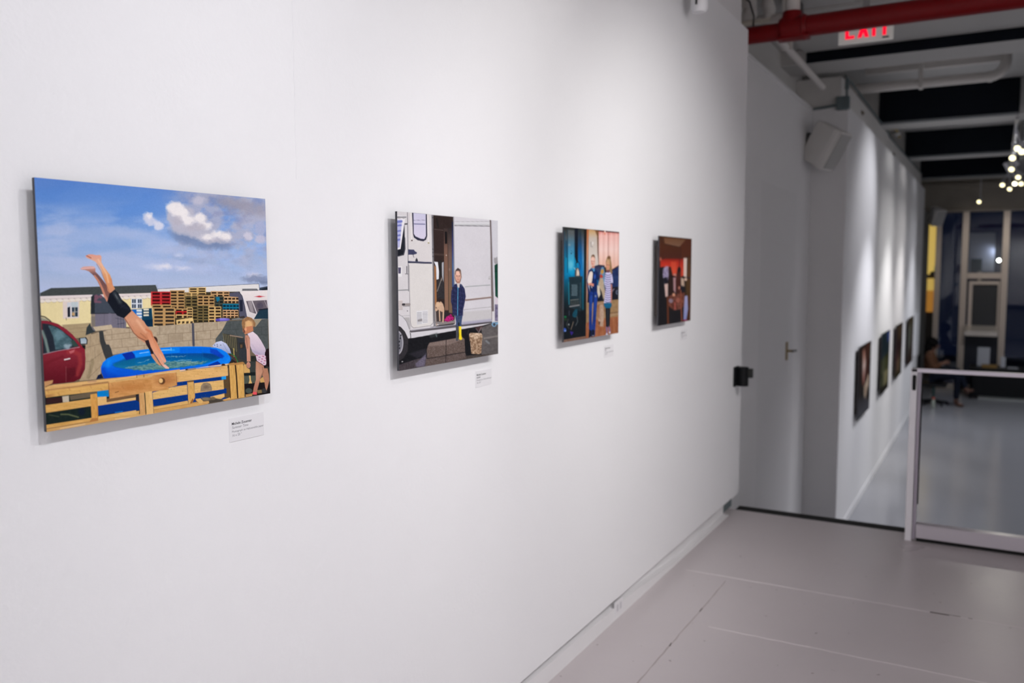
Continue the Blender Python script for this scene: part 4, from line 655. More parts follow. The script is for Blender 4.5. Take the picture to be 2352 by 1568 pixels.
    # boy with a pale hen
    p.poly([(750, 1250), (830, 1170), (920, 1200), (985, 1300), (1000, 1480), (990, 1660), (960, 1850), (740, 1850), (700, 1500)], p.tex((14, 36, 86), 12, 3, 4), 1); p.ell(860, 1000, 58, 160, (214, 168, 150), 0, 1); p.poly([(805, 930), (820, 860), (860, 828), (900, 850), (915, 930), (890, 900), (840, 890)], (98, 70, 48), 1.2, .9); p.ell(850, 950, 34, 60, (236, 200, 184), 0, 4, .7); p.ell(835, 1005, 9, 8, (60, 40, 50), 0, 1, .8); p.ell(882, 1010, 10, 8, (60, 40, 50), 0, 1, .8); p.ell(850, 1080, 16, 8, (180, 80, 80), 0, 1.2, .9); p.line([(825, 1000), (830, 1070)], 16, (190, 110, 100), 2, .6); p.poly([(830, 1130), (900, 1130), (900, 1190), (840, 1190)], (190, 130, 110), 1)
    p.poly([(820, 1200), (900, 1180), (910, 1250), (870, 1280)], (90, 160, 206), 1.2, .9); p.line([(855, 1220), (850, 1320)], 16, (16, 20, 40), 1, .9); p.ell(910, 1400, 24, 60, (60, 100, 190), 0, 2, .8)
    p.poly([(720, 1520), (735, 1400), (780, 1280), (830, 1260), (860, 1310), (850, 1440), (830, 1568), (790, 1600), (740, 1580)], p.tex((226, 212, 200), 8, 3, 3), 1.2); p.poly([(730, 1590), (800, 1560), (890, 1590), (880, 1660), (830, 1640), (740, 1620)], (212, 140, 118), 1); p.line([(760, 1640), (790, 1800)], 30, (206, 206, 214), 1.2, .9, 10); p.line([(820, 1650), (840, 1690)], 16, (220, 216, 216), 1)
    p.line([(800, 1640), (780, 1820)], 40, (16, 14, 20), 2, .4)
    for x0, x1, x2 in [(820, 810, 815), (940, 920, 885)]: p.line([(x0, 1840), (x1, 2200), (x2, 2900)], 105, p.tex((22, 50, 122), 18, 2, 6, 5), 1.2, 1, 80)
    p.line([(830, 1900), (820, 2250)], 30, (46, 86, 170), 3, .6); p.line([(940, 1950), (925, 2250)], 30, (44, 80, 180), 3, .6); p.poly([(850, 2100), (880, 2080), (862, 2500), (850, 2650), (842, 2500)], (160, 130, 100), 1); p.poly([(770, 2750), (840, 2800), (830, 2980), (765, 2980)], (16, 20, 34), 1); p.poly([(850, 2760), (915, 2780), (905, 2950), (845, 2950)], (16, 20, 34), 1); p.ell(815, 2960, 14, 9, (190, 190, 200), 0, 1); p.ell(880, 2920, 24, 9, (200, 200, 206), 0, 1); p.ell(935, 1905, 20, 26, (150, 160, 160), 0, 1.5, .8); p.poly([(960, 1480), (1030, 1500), (1030, 1660), (985, 1680)], (20, 100, 150), 2, .8)
    # girl, hens
    p.poly([(1040, 1320), (1080, 1160), (1130, 1150), (1165, 1280), (1160, 1500), (1130, 1650), (1050, 1560)], (110, 158, 190), 1.5, .8); p.ell(1100, 1270, 38, 60, (190, 140, 60), 10, 2); p.poly([(1040, 1360), (1080, 1340), (1130, 1400), (1090, 1440), (1045, 1430)], (176, 62, 44), 1.5); p.poly([(1000, 1600), (1040, 1440), (1120, 1450), (1160, 1640), (1190, 1900), (1140, 2000), (1090, 1800), (1040, 1700)], p.tex((176, 158, 134), 14, 2, 5), 2); p.poly([(975, 1620), (1030, 1640), (1060, 1860), (1010, 1950), (975, 1800)], (206, 196, 176), 2)
    p.poly([(1180, 1300), (1290, 1270), (1350, 1330), (1375, 1480), (1380, 1560), (1320, 1560), (1330, 2000), (1330, 2080), (1150, 2080), (1190, 1700), (1150, 1560)], (206, 202, 232), 1)
    for i in range(13): p.line([(1180, 1340+i*58), (1240, 1370+i*58), (1325, 1345+i*58)], 20, (60, 58, 110), 1.6, .85)
    p.line([(1340, 1600), (1340, 1980), (1325, 2080)], 30, (190, 124, 108), 1.2)
    p.poly([(1190, 1200), (1190, 1000), (1220, 900), (1275, 865), (1315, 920), (1335, 1050), (1360, 1300), (1330, 1330), (1290, 1250), (1200, 1270)], p.tex((150, 120, 84), 20, 1.8, 6, 9), 1.2); p.ell(1245, 1100, 48, 130, (202, 146, 116), 0, 1.5); p.poly([(1210, 960), (1290, 950), (1280, 1080), (1230, 1060)], (188, 154, 116), 3, .8); p.ell(1272, 905, 40, 40, (96, 60, 40), 0, 3, .8); p.ell(1225, 1095, 12, 8, (70, 44, 44), 0, 1.2, .8); p.ell(1270, 1100, 12, 8, (70, 44, 44), 0, 1.2, .8); p.ell(1240, 1175, 18, 9, (176, 90, 84), 0, 1.2, .8); p.poly([(1200, 1230), (1290, 1230), (1280, 1300), (1220, 1290)], (110, 60, 74), 1.5)
    p.poly([(1150, 2080), (1340, 2070), (1350, 2150), (1310, 2220), (1200, 2220), (1150, 2150)], p.tex((16, 90, 128), 16, 2, 2), 1.2); p.poly([(1190, 2210), (1315, 2210), (1305, 2600), (1300, 2700), (1215, 2700), (1200, 2500)], (20, 24, 32), 1.2); p.line([(1252, 2250), (1255, 2650)], 12, (84, 92, 96), 1.5, .8)
    p.poly([(1205, 2680), (1250, 2700), (1255, 2900), (1220, 2870)], (130, 100, 134), 1.2); p.poly([(1265, 2660), (1310, 2700), (1330, 2820), (1290, 2830)], (130, 100, 134), 1.2); p.ell(1230, 2885, 24, 36, (200, 200, 216), 0, 1.2); p.ell(1305, 2835, 20, 28, (200, 200, 216), 0, 1.2)
    p.warp = (1.5, 2); p.poly([(1000, 2300), (1050, 2120), (1130, 2110), (1150, 2300), (1150, 2500), (1130, 2680), (1060, 2680), (1010, 2560)], p.tex((176, 150, 130), 24, 1.5, 4, 12), 2); p.warp = 0
    p.poly([(1010, 2550), (1060, 2560), (1050, 2640), (1020, 2630)], (60, 36, 26), 2, .8); p.poly([(985, 2150), (1040, 2130), (1050, 2500), (1000, 2450)], (140, 84, 54), 4, .6)
    p.line([(1160, 1300), (1150, 1700)], 20, (90, 140, 180), 3, .5)
    p.img += (fbm(X/1.5, Y/1.5, 79, 2)-.5)[..., None]*8
    return p

def draw_red_room():
    p = Print([(1514, 542.3), (1588.8, 549.4), (1585.8, 735.8), (1512.9, 749.3)], 180, 144)
    X, Y = p.X, p.Y
    p.at(1500, 535, 7.13)
    p.img[:] = (32, 22, 22)
    p.poly([(80, 40), (660, 90), (660, 600), (80, 600)], p.grad([(60, (66, 38, 22)), (250, (78, 40, 24)), (450, (74, 36, 28))])); p.poly([(170, 80), (540, 110), (480, 230), (430, 240), (190, 185)], p.grad([(60, (110, 70, 44)), (230, (124, 92, 72))]), 3); p.poly([(430, 240), (540, 110), (640, 110), (640, 380), (450, 430)], (84, 42, 26), 3); p.line([(180, 190), (450, 245), (455, 430)], 10, (44, 24, 20), 2, .7)
    p.poly([(120, 450), (200, 430), (520, 430), (520, 700), (400, 760), (120, 620)], p.grad([(430, (130, 36, 26)), (500, (190, 48, 34)), (620, (206, 70, 48))]), 3); p.poly([(290, 480), (380, 480), (380, 680), (310, 680)], (222, 88, 58), 4, .6); p.line([(435, 440), (430, 600)], 14, (60, 20, 26), 2, .7)
    p.poly([(540, 400), (640, 400), (640, 1430), (560, 1440)], p.grad([(400, (60, 38, 24)), (800, (90, 58, 34)), (1200, (80, 46, 26))]), 2); p.poly([(500, 420), (558, 420), (550, 740), (500, 720)], (226, 206, 196), 2.5); p.line([(590, 420), (590, 740)], 18, (110, 72, 46), 2)
    p.ell(120, 440, 16, 30, (190, 110, 90), 0, 2, .8)
    p.poly([(100, 580), (180, 560), (200, 1000), (240, 1500), (90, 1530)], (24, 22, 26), 2); p.warp = (2, 2.5)
    p.poly([(160, 620), (200, 560), (250, 560), (260, 700), (240, 800), (190, 840), (160, 720)], p.tex((150, 140, 170), 50, 2, 3, 4), 2); p.poly([(165, 750), (240, 740), (240, 840), (190, 840)], (20, 20, 30), 2); p.warp = 0
    p.poly([(185, 850), (245, 840), (245, 1050), (205, 1060)], (208, 180, 172), 2); p.poly([(255, 560), (290, 570), (330, 740), (330, 1000), (260, 1030)], (44, 26, 22), 2.5); p.poly([(330, 740), (380, 700), (370, 1000), (335, 950)], (176, 136, 140), 2.5); p.line([(300, 720), (360, 730)], 26, (30, 20, 24), 2); p.ell(355, 695, 26, 18, (190, 150, 140), 0, 2, .8)
    p.poly([(395, 620), (430, 570), (455, 620), (450, 1000), (390, 1010), (370, 800)], (72, 34, 28), 2.5); p.ell(428, 610, 26, 44, (30, 20, 22), 0, 2); p.poly([(455, 740), (510, 760), (515, 880), (460, 900)], (196, 170, 150), 2.5); p.ell(475, 930, 34, 54, (26, 26, 36), 0, 2.5); p.ell(535, 770, 22, 26, (226, 196, 176), 0, 2); p.ell(430, 910, 16, 26, (200, 130, 110), 0, 2)
    p.poly([(260, 1040), (520, 980), (520, 1200), (380, 1300), (250, 1200)], p.tex((110, 62, 50), 34, 3, 4, 6), 3); p.ell(295, 1120, 36, 34, (150, 140, 160), 0, 3, .8); p.ell(340, 1020, 22, 26, (220, 160, 130), 0, 2); p.ell(410, 1110, 36, 40, (176, 104, 88), 0, 3, .7); p.line([(240, 1060), (250, 1500)], 26, (104, 54, 32), 2); p.line([(360, 1150), (365, 1300), (340, 1380)], 20, (170, 86, 76), 1.8); p.line([(455, 950), (465, 1300), (475, 1460)], 18, (150, 82, 60), 2)
    p.poly([(270, 1280), (450, 1260), (460, 1480), (280, 1500)], (26, 24, 28), 2); p.poly([(520, 1040), (565, 1030), (575, 1250), (545, 1440), (500, 1420), (505, 1250)], p.grad([(1030, (170, 170, 210)), (1440, (140, 150, 200))]), 2); p.line([(500, 1435), (555, 1430)], 22, (150, 20, 60), 2); p.line([(560, 745), (640, 745)], 16, (30, 34, 54), 2); p.poly([(530, 800), (610, 800), (600, 1050), (530, 1020)], (84, 62, 34), 4, .7)
    return p

def draw_far(kind):
    p = Print([(0, 0), (100, 0), (100, 80), (0, 80)], 100, 80)
    p.img[:] = (30, 24, 20)
    if kind == 0:
        p.poly([(0, 0), (100, 0), (100, 40), (0, 40)], p.grad([(0, (40, 26, 18)), (40, (34, 22, 18))])); p.poly([(28, 6), (46, 4), (56, 20), (52, 44), (34, 46)], p.grad([(4, (120, 70, 52)), (24, (196, 170, 160)), (46, (110, 56, 44))]), 5); p.poly([(60, 0), (80, 0), (80, 50), (62, 40)], (64, 30, 18), 4); p.poly([(88, 4), (97, 4), (97, 22), (88, 20)], (90, 84, 70), 3)
        p.warp = (3, 5); p.poly([(46, 48), (90, 36), (88, 52), (66, 60), (80, 74), (60, 70), (50, 62)], p.tex((160, 140, 120), 50, 6, 6), 3); p.warp = 0; p.poly([(0, 56), (40, 58), (100, 70), (100, 80), (0, 80)], p.grad([(56, (40, 38, 40)), (80, (70, 70, 76))]), 6)
    elif kind == 1:
        p.poly([(0, 0), (100, 0), (100, 30), (0, 34)], (18, 32, 38)); p.poly([(66, 2), (98, 0), (96, 16), (70, 14)], (46, 60, 110), 4); p.poly([(0, 34), (100, 30), (100, 80), (0, 80)], p.tex((50, 52, 26), 26, 12, 8, 4)); p.warp = (3, 5); p.poly([(30, 50), (90, 54), (84, 70), (40, 72)], p.tex((110, 104, 74), 40, 6, 5, 6), 4); p.warp = 0; p.poly([(20, 30), (40, 28), (40, 74), (22, 74)], (80, 84, 80), 6, .5); p.poly([(0, 70), (100, 74), (100, 80), (0, 80)], (24, 20, 10), 3)
    elif kind == 2:
        p.poly([(0, 0), (100, 0), (100, 80), (0, 80)], p.grad([(0, (44, 34, 22)), (30, (34, 20, 18)), (50, (60, 36, 34)), (80, (44, 42, 20))])); p.poly([(40, 6), (66, 4), (64, 24), (42, 26)], (70, 56, 34), 5); p.poly([(30, 56), (64, 50), (60, 72), (34, 72)], (104, 84, 66), 6); p.poly([(70, 40), (90, 40), (90, 70), (72, 70)], (36, 48, 22), 5)
    else:
        p.poly([(0, 0), (100, 0), (100, 80), (0, 80)], p.grad([(0, (52, 42, 26)), (30, (64, 66, 54)), (50, (60, 58, 52)), (80, (36, 20, 12))])); p.poly([(20, 16), (44, 14), (48, 50), (24, 54)], (84, 88, 78), 6); p.poly([(60, 20), (80, 18), (80, 60), (62, 62)], (52, 34, 28), 6)
    return p
# ---------------------------------------------------------------- setting
FZ = -1.21                                        # lower hall floor, the platform is z = 0
def floor_material():
    m = bpy.data.materials.new('painted_concrete'); m.use_nodes = True; N = m.node_tree.nodes; L = m.node_tree.links; b = N['Principled BSDF']
    tc = N.new('ShaderNodeTexCoord')
    n = N.new('ShaderNodeTexNoise'); n.inputs['Scale'].default_value = 1.3; n.inputs['Detail'].default_value = 5; L.new(tc.outputs['Object'], n.inputs[0])
    x = N.new('ShaderNodeMix'); x.data_type = 'RGBA'; L.new(n.outputs[0], x.inputs[0]); x.inputs[6].default_value = (.515, .47, .478, 1); x.inputs[7].default_value = (.575, .53, .54, 1)
    s = N.new('ShaderNodeTexNoise'); s.inputs['Scale'].default_value = 26; s.inputs['Detail'].default_value = 6; L.new(tc.outputs['Object'], s.inputs[0])
    cr = N.new('ShaderNodeValToRGB'); cr.color_ramp.elements[0].position = .27; cr.color_ramp.elements[1].position = .29; cr.color_ramp.elements[0].color = (.55, .5, .5, 1); L.new(s.outputs[0], cr.inputs[0])
    mm = N.new('ShaderNodeMix'); mm.data_type = 'RGBA'; mm.blend_type = 'MULTIPLY'; mm.inputs[0].default_value = 1; L.new(x.outputs[2], mm.inputs[6]); L.new(cr.outputs[0], mm.inputs[7]); L.new(mm.outputs[2], b.inputs['Base Color'])
    rr = N.new('ShaderNodeMapRange'); rr.inputs['To Min'].default_value = .22; rr.inputs['To Max'].default_value = .40; L.new(n.outputs[0], rr.inputs[0]); L.new(rr.outputs[0], b.inputs['Roughness'])
    bp = N.new('ShaderNodeBump'); bp.inputs['Strength'].default_value = .25; bp.inputs['Distance'].default_value = .004; n3 = N.new('ShaderNodeTexNoise'); n3.inputs['Scale'].default_value = 14; n3.inputs['Detail'].default_value = 5; L.new(tc.outputs['Object'], n3.inputs[0]); L.new(n3.outputs[0], bp.inputs['Height']); L.new(bp.outputs[0], b.inputs['Normal'])
    return m
floorm = floor_material()
struct('floor', MB().box(-.12, 5.3, -4.1, 5.32, -.16, 0), floorm)
# raised paint ridges and cracks along the slab joints
def ridge(pts, w, h, m, jag=.002, step=.05):
    mb = MB(); P = [Vector((*pts[0], 0)), Vector((*pts[1], 0))]; d = (P[1]-P[0]); n = max(2, int(d.length/step)); t = d.normalized(); s = Vector((-t.y, t.x, 0)); rows = []
    for i in range(n+1):
        c = P[0]+d*i/n+s*random.uniform(-jag, jag); ww = w*random.uniform(.6, 1.2)
        rows.append([mb.bm.verts.new(c-s*ww), mb.bm.verts.new(c+Vector((0, 0, h))), mb.bm.verts.new(c+s*ww)])
    for A, B in zip(rows, rows[1:]):
        for k in range(2): mb.bm.faces.new((A[k], A[k+1], B[k+1], B[k]))
    return mb.build('trim_0', m)
ridgem = mat('joint_paint', (.66, .61, .62), .4); crackm = mat('joint_crack', (.09, .07, .065), .8)
k = 0
for pts, w, h, m in [(((.07, 4.105), (5.2, 4.135)), .004, .0018, ridgem), (((.37, 3.482), (5.2, 3.52)), .004, .0016, ridgem), (((.285, 1.4), (.287, 4.05)), .003, .0008, mat('faint_joint', (.40, .35, .35), .6)),
                     (((1.18, 4.112), (1.30, 4.116)), .004, .003, crackm), (((1.33, 4.113), (1.345, 4.117)), .004, .003, crackm), (((.286, 3.62), (.286, 3.66)), .003, .003, crackm), (((.286, 3.22), (.286, 3.25)), .003, .003, crackm)]:
    k += 1; o = ridge(pts, w, h, m); o.name = 'trim_%d' % k; o['kind'] = 'structure'
struct('floor_lower', MB().box(-.5, 5.3, 5.3, 23.9, FZ-.1, FZ), mat('grey_hall_floor', (.27, .27, .29), .17, noise=.05, nscale=1.2, bump=.1, bscale=8))
struct('wall_platform_front', MB().box(-.12, 5.3, 5.22, 5.32, FZ, -.16), hallm)
struct('trim_8', MB().box(-.0, .985, 5.312, 5.41, -.03, .001), flat_black)       # black nosing at the platform edge
struct('trim_9', MB().box(1.03, 5.2, 5.32, 5.385, -.03, -.004), flat_black)
# near wall, its joint, the set-back board above, baseboard
mb = MB().box(-.12, 0, -4.1, 5.385, .092, 2.965, .003)
struct('wall_left', mb, wallm)
struct('wall_left_upper', MB().box(-.2, -.045, -4.1, 5.385, 2.9, 3.48), hallm)
struct('trim_10', MB().box(0, .0005, 1.456, 1.458, 1.72, 2.96), mat('wall_joint', (.785, .785, .80), .5))
struct('wall_left_base', MB().box(-.06, -.036, -4.1, 5.16, 0, .145), basem)
bb = MB(); bm_ = bb.bm; st = [(-4.1, .072), (2.0, .070), (2.9, .064), (3.6, .048), (4.0, .026), (4.3, .006), (5.16, .004)]; rows = []  # profile shaped to make the shade strip; taper follows its lit edge
for y, h in st: rows.append([bm_.verts.new((-.036, y, 0)), bm_.verts.new((-.002, y, 0)), bm_.verts.new((-.004, y, h)), bm_.verts.new((-.036, y, h+.002))])
for A, B in zip(rows, rows[1:]):
    for q in range(4): bm_.faces.new((A[q], A[(q+1) % 4], B[(q+1) % 4], B[q]))
bm_.faces.new(rows[0]); bm_.faces.new(rows[-1])
struct('baseboard_left', bb, basem)
struct('baseboard_left_end', MB().box(-.06, -.045, 5.16, 5.385, 0, .1), greym)
struct('wall_left_end', MB().box(-1.3, -.12, 5.30, 5.385, FZ, 3.48), hallm)
# door wall, return, long wall with its ledge
struct('wall_recess', MB().box(-.9, -.255, 5.385, 8.9, FZ, 3.07), hallm)
struct('wall_recess_upper', MB().box(-.95, -.42, 5.385, 9.2, 3.07, 3.79), upm)
struct('trim_14', MB().box(-.256, -.246, 5.41, 8.9, 3.035, 3.07, .002), hallm)
mb = MB().box(-.9, .075, 8.9, 19.1, FZ, 3.07, .004)
struct('wall_long', mb, hallm)
struct('wall_long_upper', MB().box(-.5, .0, 8.93, 19.1, 3.07, 3.36, .004), upm)
struct('baseboard_long', MB().box(.075, .082, 8.9, 19.1, FZ, FZ+.09, .003), hallm)
struct('wall_outer', MB().box(-1.4, -1.3, 5.3, 23.9, FZ, 3.9), hallm)
struct('wall_right', MB().box(5.2, 5.3, -4.1, 21.6, FZ, 3.9), hallm)
struct('wall_back', MB().box(-.2, 5.3, -4.2, -4.1, -.2, 3.6), hallm)
struct('ceiling', MB().box(-1.4, 5.3, -4.2, 8.2, 3.48, 3.9), ceilm)
struct('ceiling_hall', MB().box(-1.4, 5.3, 8.2, 21.6, 3.79, 3.9), ceilm)
struct('trim_11', MB().box(-.4, 1.5, 6.95, 7.0, 3.455, 3.48), ceilm)
struct('trim_12', MB().box(-.2, 5.2, 7.55, 8.16, 3.44, 3.48), ceilm)
# beams with dark panels on their faces
for i, (y, x0, x1, za, zb) in enumerate([(8.18, -.19, 5.2, 3.352, 3.475), (12.1, -.02, 1.54, 3.352, 3.785), (16.0, -.04, 1.6, 3.352, 3.785), (19.9, -.08, 1.62, 3.352, 3.785)]):
    b = thing('ceiling_beam', ['nearest ceiling beam, a thin navy band behind the red EXIT sign', 'second ceiling beam with a deep navy face above the hanging white pipe run', 'third ceiling beam with a navy face, above the far wall pictures', 'furthest navy faced ceiling beam, over the row of lit spotlights'][i], 'beam', (.6, y, 3.35), 'navy faced beams across the hall ceiling')
    MB().box(-1.3, 5.2, y+.02, y+.5, 3.35, 3.79, .01).build('beam_body', ceilm, b)
    MB().box(x0, x1, y, y+.02, za, zb, .004).build('face_panel', navym, b)
    if i: MB().box(x0, x1, y-.012, y+.02, 3.345, 3.375, .004).build('lower_edge', mat('beam_edge', (.20, .21, .22), .45), b)
struct('trim_13', MB().box(1.64, 2.0, 8.6, 21.5, 3.38, 3.79, .01), mat('duct_grey', (.25, .25, .26), .5, metal=.2))
# shop front
struct('wall_far_header', MB().box(-1.3, 5.2, 21.55, 21.7, 2.74, 3.9).box(-1.3, 5.2, 21.45, 21.56, 3.28, 3.36, .01).box(-1.3, 5.2, 21.50, 21.56, 2.74, 2.82, .01), hdrm)
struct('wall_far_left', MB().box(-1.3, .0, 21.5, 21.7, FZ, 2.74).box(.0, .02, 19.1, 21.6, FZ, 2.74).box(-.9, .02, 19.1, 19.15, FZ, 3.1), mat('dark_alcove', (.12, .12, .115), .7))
wn = struct('window_1', MB().box(.17, .28, 21.5, 21.6, FZ, 2.74, .006).box(.69, .82, 21.5, 21.6, FZ, 2.74, .006).box(1.47, 1.60, 21.5, 21.6, FZ, 2.74, .006).box(2.7, 2.83, 21.5, 21.6, FZ, 2.74, .006).box(3.9, 4.03, 21.5, 21.6, FZ, 2.74, .006)
            .box(.17, 5.2, 21.5, 21.6, FZ, FZ+.12, .006).box(.82, 1.47, 21.47, 21.6, 1.27, 1.40, .008), almm)
MB().box(.86, .94, 21.46, 21.58, .10, 1.16, .008).box(1.42, 1.46, 21.46, 21.58, .10, 1.16, .008).box(.86, 1.46, 21.45, 21.58, 1.14, 1.22, .01).build('hatch_frame', almm, wn)
MB().prism([(21.16, .03), (21.58, .03), (21.58, .24), (21.5, .24), (21.16, .13)], (.82, 1.46), 'x', .006).build('hatch_sill', silver, wn)
gm = bpy.data.materials.new('shop_glass'); gm.use_nodes = True; N = gm.node_tree.nodes; L = gm.node_tree.links; N.remove(N['Principled BSDF'])
fr = N.new('ShaderNodeFresnel'); fr.inputs[0].default_value = 1.5; tr = N.new('ShaderNodeBsdfTransparent'); tr.inputs[0].default_value = (.9, .93, .95, 1); gl = N.new('ShaderNodeBsdfGlossy'); gl.inputs['Roughness'].default_value = .02
mx = N.new('ShaderNodeMixShader'); L.new(fr.outputs[0], mx.inputs[0]); L.new(tr.outputs[0], mx.inputs[1]); L.new(gl.outputs[0], mx.inputs[2]); L.new(mx.outputs[0], N['Material Output'].inputs[0])
MB().box(.28, .69, 21.54, 21.55, FZ+.12, 2.74).build('pane', gm, wn); MB().box(.82, 1.47, 21.54, 21.55, 1.40, 2.74).build('pane', gm, wn); MB().box(1.60, 2.7, 21.54, 21.55, FZ+.12, 2.74).build('pane', gm, wn); MB().box(2.83, 3.9, 21.54, 21.55, FZ+.12, 2.74).build('pane', gm, wn)
MB().box(.02, .17, 21.54, 21.55, FZ+.12, 2.74).build('pane', gm, wn); MB().box(4.03, 5.2, 21.54, 21.55, FZ+.12, 2.74).build('pane', gm, wn)
MB().box(.94, 1.42, 21.54, 21.56, .24, 1.14).build('hatch_panel', mat('hatch_grey', (.022, .025, .032), .5), wn)
MB().box(.82, 1.47, 21.54, 21.57, FZ+.12, .03).build('lower_panel', mat('navy_panel', (.006, .009, .022), .5), wn)
# outside: street pavement, an added panel and bulb imitating pane reflections and a warm shop window across
struct('floor_street', MB().box(-3, 6, 23.9, 30, FZ-.1, FZ), mat('pavement', (.05, .05, .06), .8))
t = thing('reflection_panel', 'added pale panel outside imitating the reflection in the upper hatch window pane', 'panel', (1.08, 22.9, FZ))
MB().box(.80, 1.33, 22.90, 22.95, 1.42, 2.32, .004).build('board', mat('pale_board', (.30, .32, .42), .6), t); MB().box(1.0, 1.08, 22.92, 22.96, FZ, 1.45, .004).build('post', almm, t); MB().box(.85, 1.08, 22.88, 22.9, 1.43, 1.72).build('notice', mat('teal_notice', (.01, .03, .05), .6), t)
t = thing('reflection_bulb', 'added glowing round bulb imitating a lamp reflection, right of the pale panel', 'lamp', (1.42, 22.7, FZ))
MB().ball((1.42, 22.7, 1.68), .035).build('bulb', mat('reflection_glow', (1, 1, .9), .5, emit=(1, 1, .85), estr=22), t, True); MB().tube([(1.44, 22.75, FZ), (1.44, 22.75, 1.6), (1.42, 22.7, 1.66)], .012, 8).build('post', blackm, t, True)
spot('reflection_panel_light', (1.36, 22.78, 1.9), (1.25, 22.9, 1.85), 2.2, 150, 1, (.85, .9, 1), .02)  # added light for the stand-in reflection panel
t = thing('shop_window', 'glowing yellow and orange window strip at the far left of the hall end', 'window', (.08, 23.6, FZ))
MB().box(-.5, .16, 23.6, 23.7, 1.35, 2.62).build('upper_light', mat('yellow_light', (.1, .08, .02), .6, emit=(.86, .56, .13), estr=.8, noise=.2, nscale=3), t)
MB().box(-.5, .16, 23.6, 23.7, .95, 1.25).build('middle_light', mat('yellow_light2', (.1, .08, .02), .6, emit=(.8, .5, .11), estr=.75), t)
MB().box(-.5, .16, 23.6, 23.7, .42, .95).build('lower_light', mat('orange_light', (.1, .05, .02), .6, emit=(.55, .22, .03), estr=.7), t)
MB().box(-.55, .18, 23.66, 23.72, FZ, 2.75).build('frame', mat('shop_frame', (.03, .015, .008), .6), t)
MB().ball((.03, 23.5, 1.38), .06, (1.3, .6, .8)).ball((.1, 23.5, 1.2), .07, (.7, .5, 1.2)).build('plant', mat('dark_plant', (.01, .012, .004), .7), t, True)
MB().box(.04, .14, 23.55, 23.6, 1.42, 1.56, .01).build('notice', mat('green_notice', (.1, .25, .08), .6, emit=(.3, .4, .12), estr=.4), t)
# ---------------------------------------------------------------- prints
def print_sheet(pr, x, y0, y1, z0, z1, parent, matname):
    h, w = pr.h, pr.w
    yy, zz = np.meshgrid(np.linspace(y0, y1, w), np.linspace(z1, z0, h))
    co = np.stack([np.full(yy.shape, x), yy, zz], -1).reshape(-1, 3).astype(np.float32)
    idx = np.arange(h*w).reshape(h, w)
    q = np.stack([idx[:-1, :-1], idx[1:, :-1], idx[1:, 1:], idx[:-1, 1:]], -1).reshape(-1, 4).astype(np.int32)
    me = bpy.data.meshes.new('print'); nf = len(q)
    me.vertices.add(len(co)); me.vertices.foreach_set('co', co.ravel())
    me.loops.add(nf*4); me.loops.foreach_set('vertex_index', q.ravel())
    me.polygons.add(nf); me.polygons.foreach_set('loop_start', np.arange(0, nf*4, 4, dtype=np.int32))
    me.update(calc_edges=True)
    a = me.color_attributes.new('print_colour', 'FLOAT_COLOR', 'POINT')
    c = np.ones((h*w, 4), np.float32); c[:, :3] = pr.linear().reshape(-1, 3); a.data.foreach_set('color', c.ravel())
    if 'photo_print' not in MATS:
        m = mat('photo_print', (1, 1, 1), .45, spec=.06); N = m.node_tree.nodes; L = m.node_tree.links
        at = N.new('ShaderNodeAttribute'); at.attribute_name = 'print_colour'
        g = N.new('ShaderNodeMix'); g.data_type = 'RGBA'; g.blend_type = 'MULTIPLY'; g.inputs[0].default_value = 1; g.inputs[7].default_value = (.98, .98, .98, 1)
        L.new(at.outputs['Color'], g.inputs[6]); L.new(g.outputs[2], N['Principled BSDF'].inputs['Base Color'])
    me.materials.append(MATS['photo_print'])
    o = bpy.data.objects.new('print', me); COL.objects.link(o); o.parent = parent; o.matrix_parent_inverse = world(parent).inverted()
    return o
edge = mat('panel_edge', (.035, .035, .045), .5)
lab = mat('label_card', (.74, .735, .755), .5); inkb = mat('ink_black', (.02, .02, .025), .7); inkg = mat('ink_grey', (.22, .22, .24), .7)
def words(txt, y, z, x, size, m, parent, shear=0, bold=0, name='lettering'):
    c = bpy.data.curves.new(name, 'FONT'); c.body = txt; c.size = size; c.shear = shear; c.offset = bold; c.extrude = .00005; c.align_x = 'LEFT'
    o = bpy.data.objects.new(name, c); COL.objects.link(o); o.data.materials.append(m)
    o.matrix_world = Matrix(((0, 0, 1, x), (1, 0, 0, y), (0, 1, 0, z), (0, 0, 0, 1)))
    bpy.context.view_layer.update()
    me = bpy.data.meshes.new_from_object(o.evaluated_get(bpy.context.evaluated_depsgraph_get())); me.materials.clear(); me.materials.append(m)
    mo = bpy.data.objects.new(name, me); mw = o.matrix_world.copy(); bpy.data.objects.remove(o); COL.objects.link(mo)
    mo.matrix_world = mw; mo.parent = parent; mo.matrix_parent_inverse = world(parent).inverted(); return mo
def near_picture(pr, y0, y1, label):
    t = thing('photo_panel', label, 'photograph', (0, (y0+y1)/2, 1.255), 'mounted photographs on the near gallery wall')
    MB().box(.030, .0368, y0, y1, 1.2555, 1.6655, .0004).build('panel', edge, t)
    MB().box(0, .030, y0+.05, y1-.05, 1.30, 1.62).build('mount', mat('mount_wood', (.25, .22, .2), .7), t)
    print_sheet(pr, .0370, y0, y1, 1.2555, 1.6655, t, 'p'); return t
near_picture(draw_pool(), .829, 1.3245, 'leftmost large photo panel: boy diving into a blue paddling pool behind pallets')
near_picture(draw_camper(), 1.779, 2.287, 'photo panel of a child in a dark coat standing by a white camper van')
near_picture(draw_stove(), 2.752, 3.262, 'photo panel of two children holding hens beside a blue wall and stove')
near_picture(draw_red_room(), 3.741, 4.214, 'dark reddish photo panel of a crowded room, nearest the wall end')
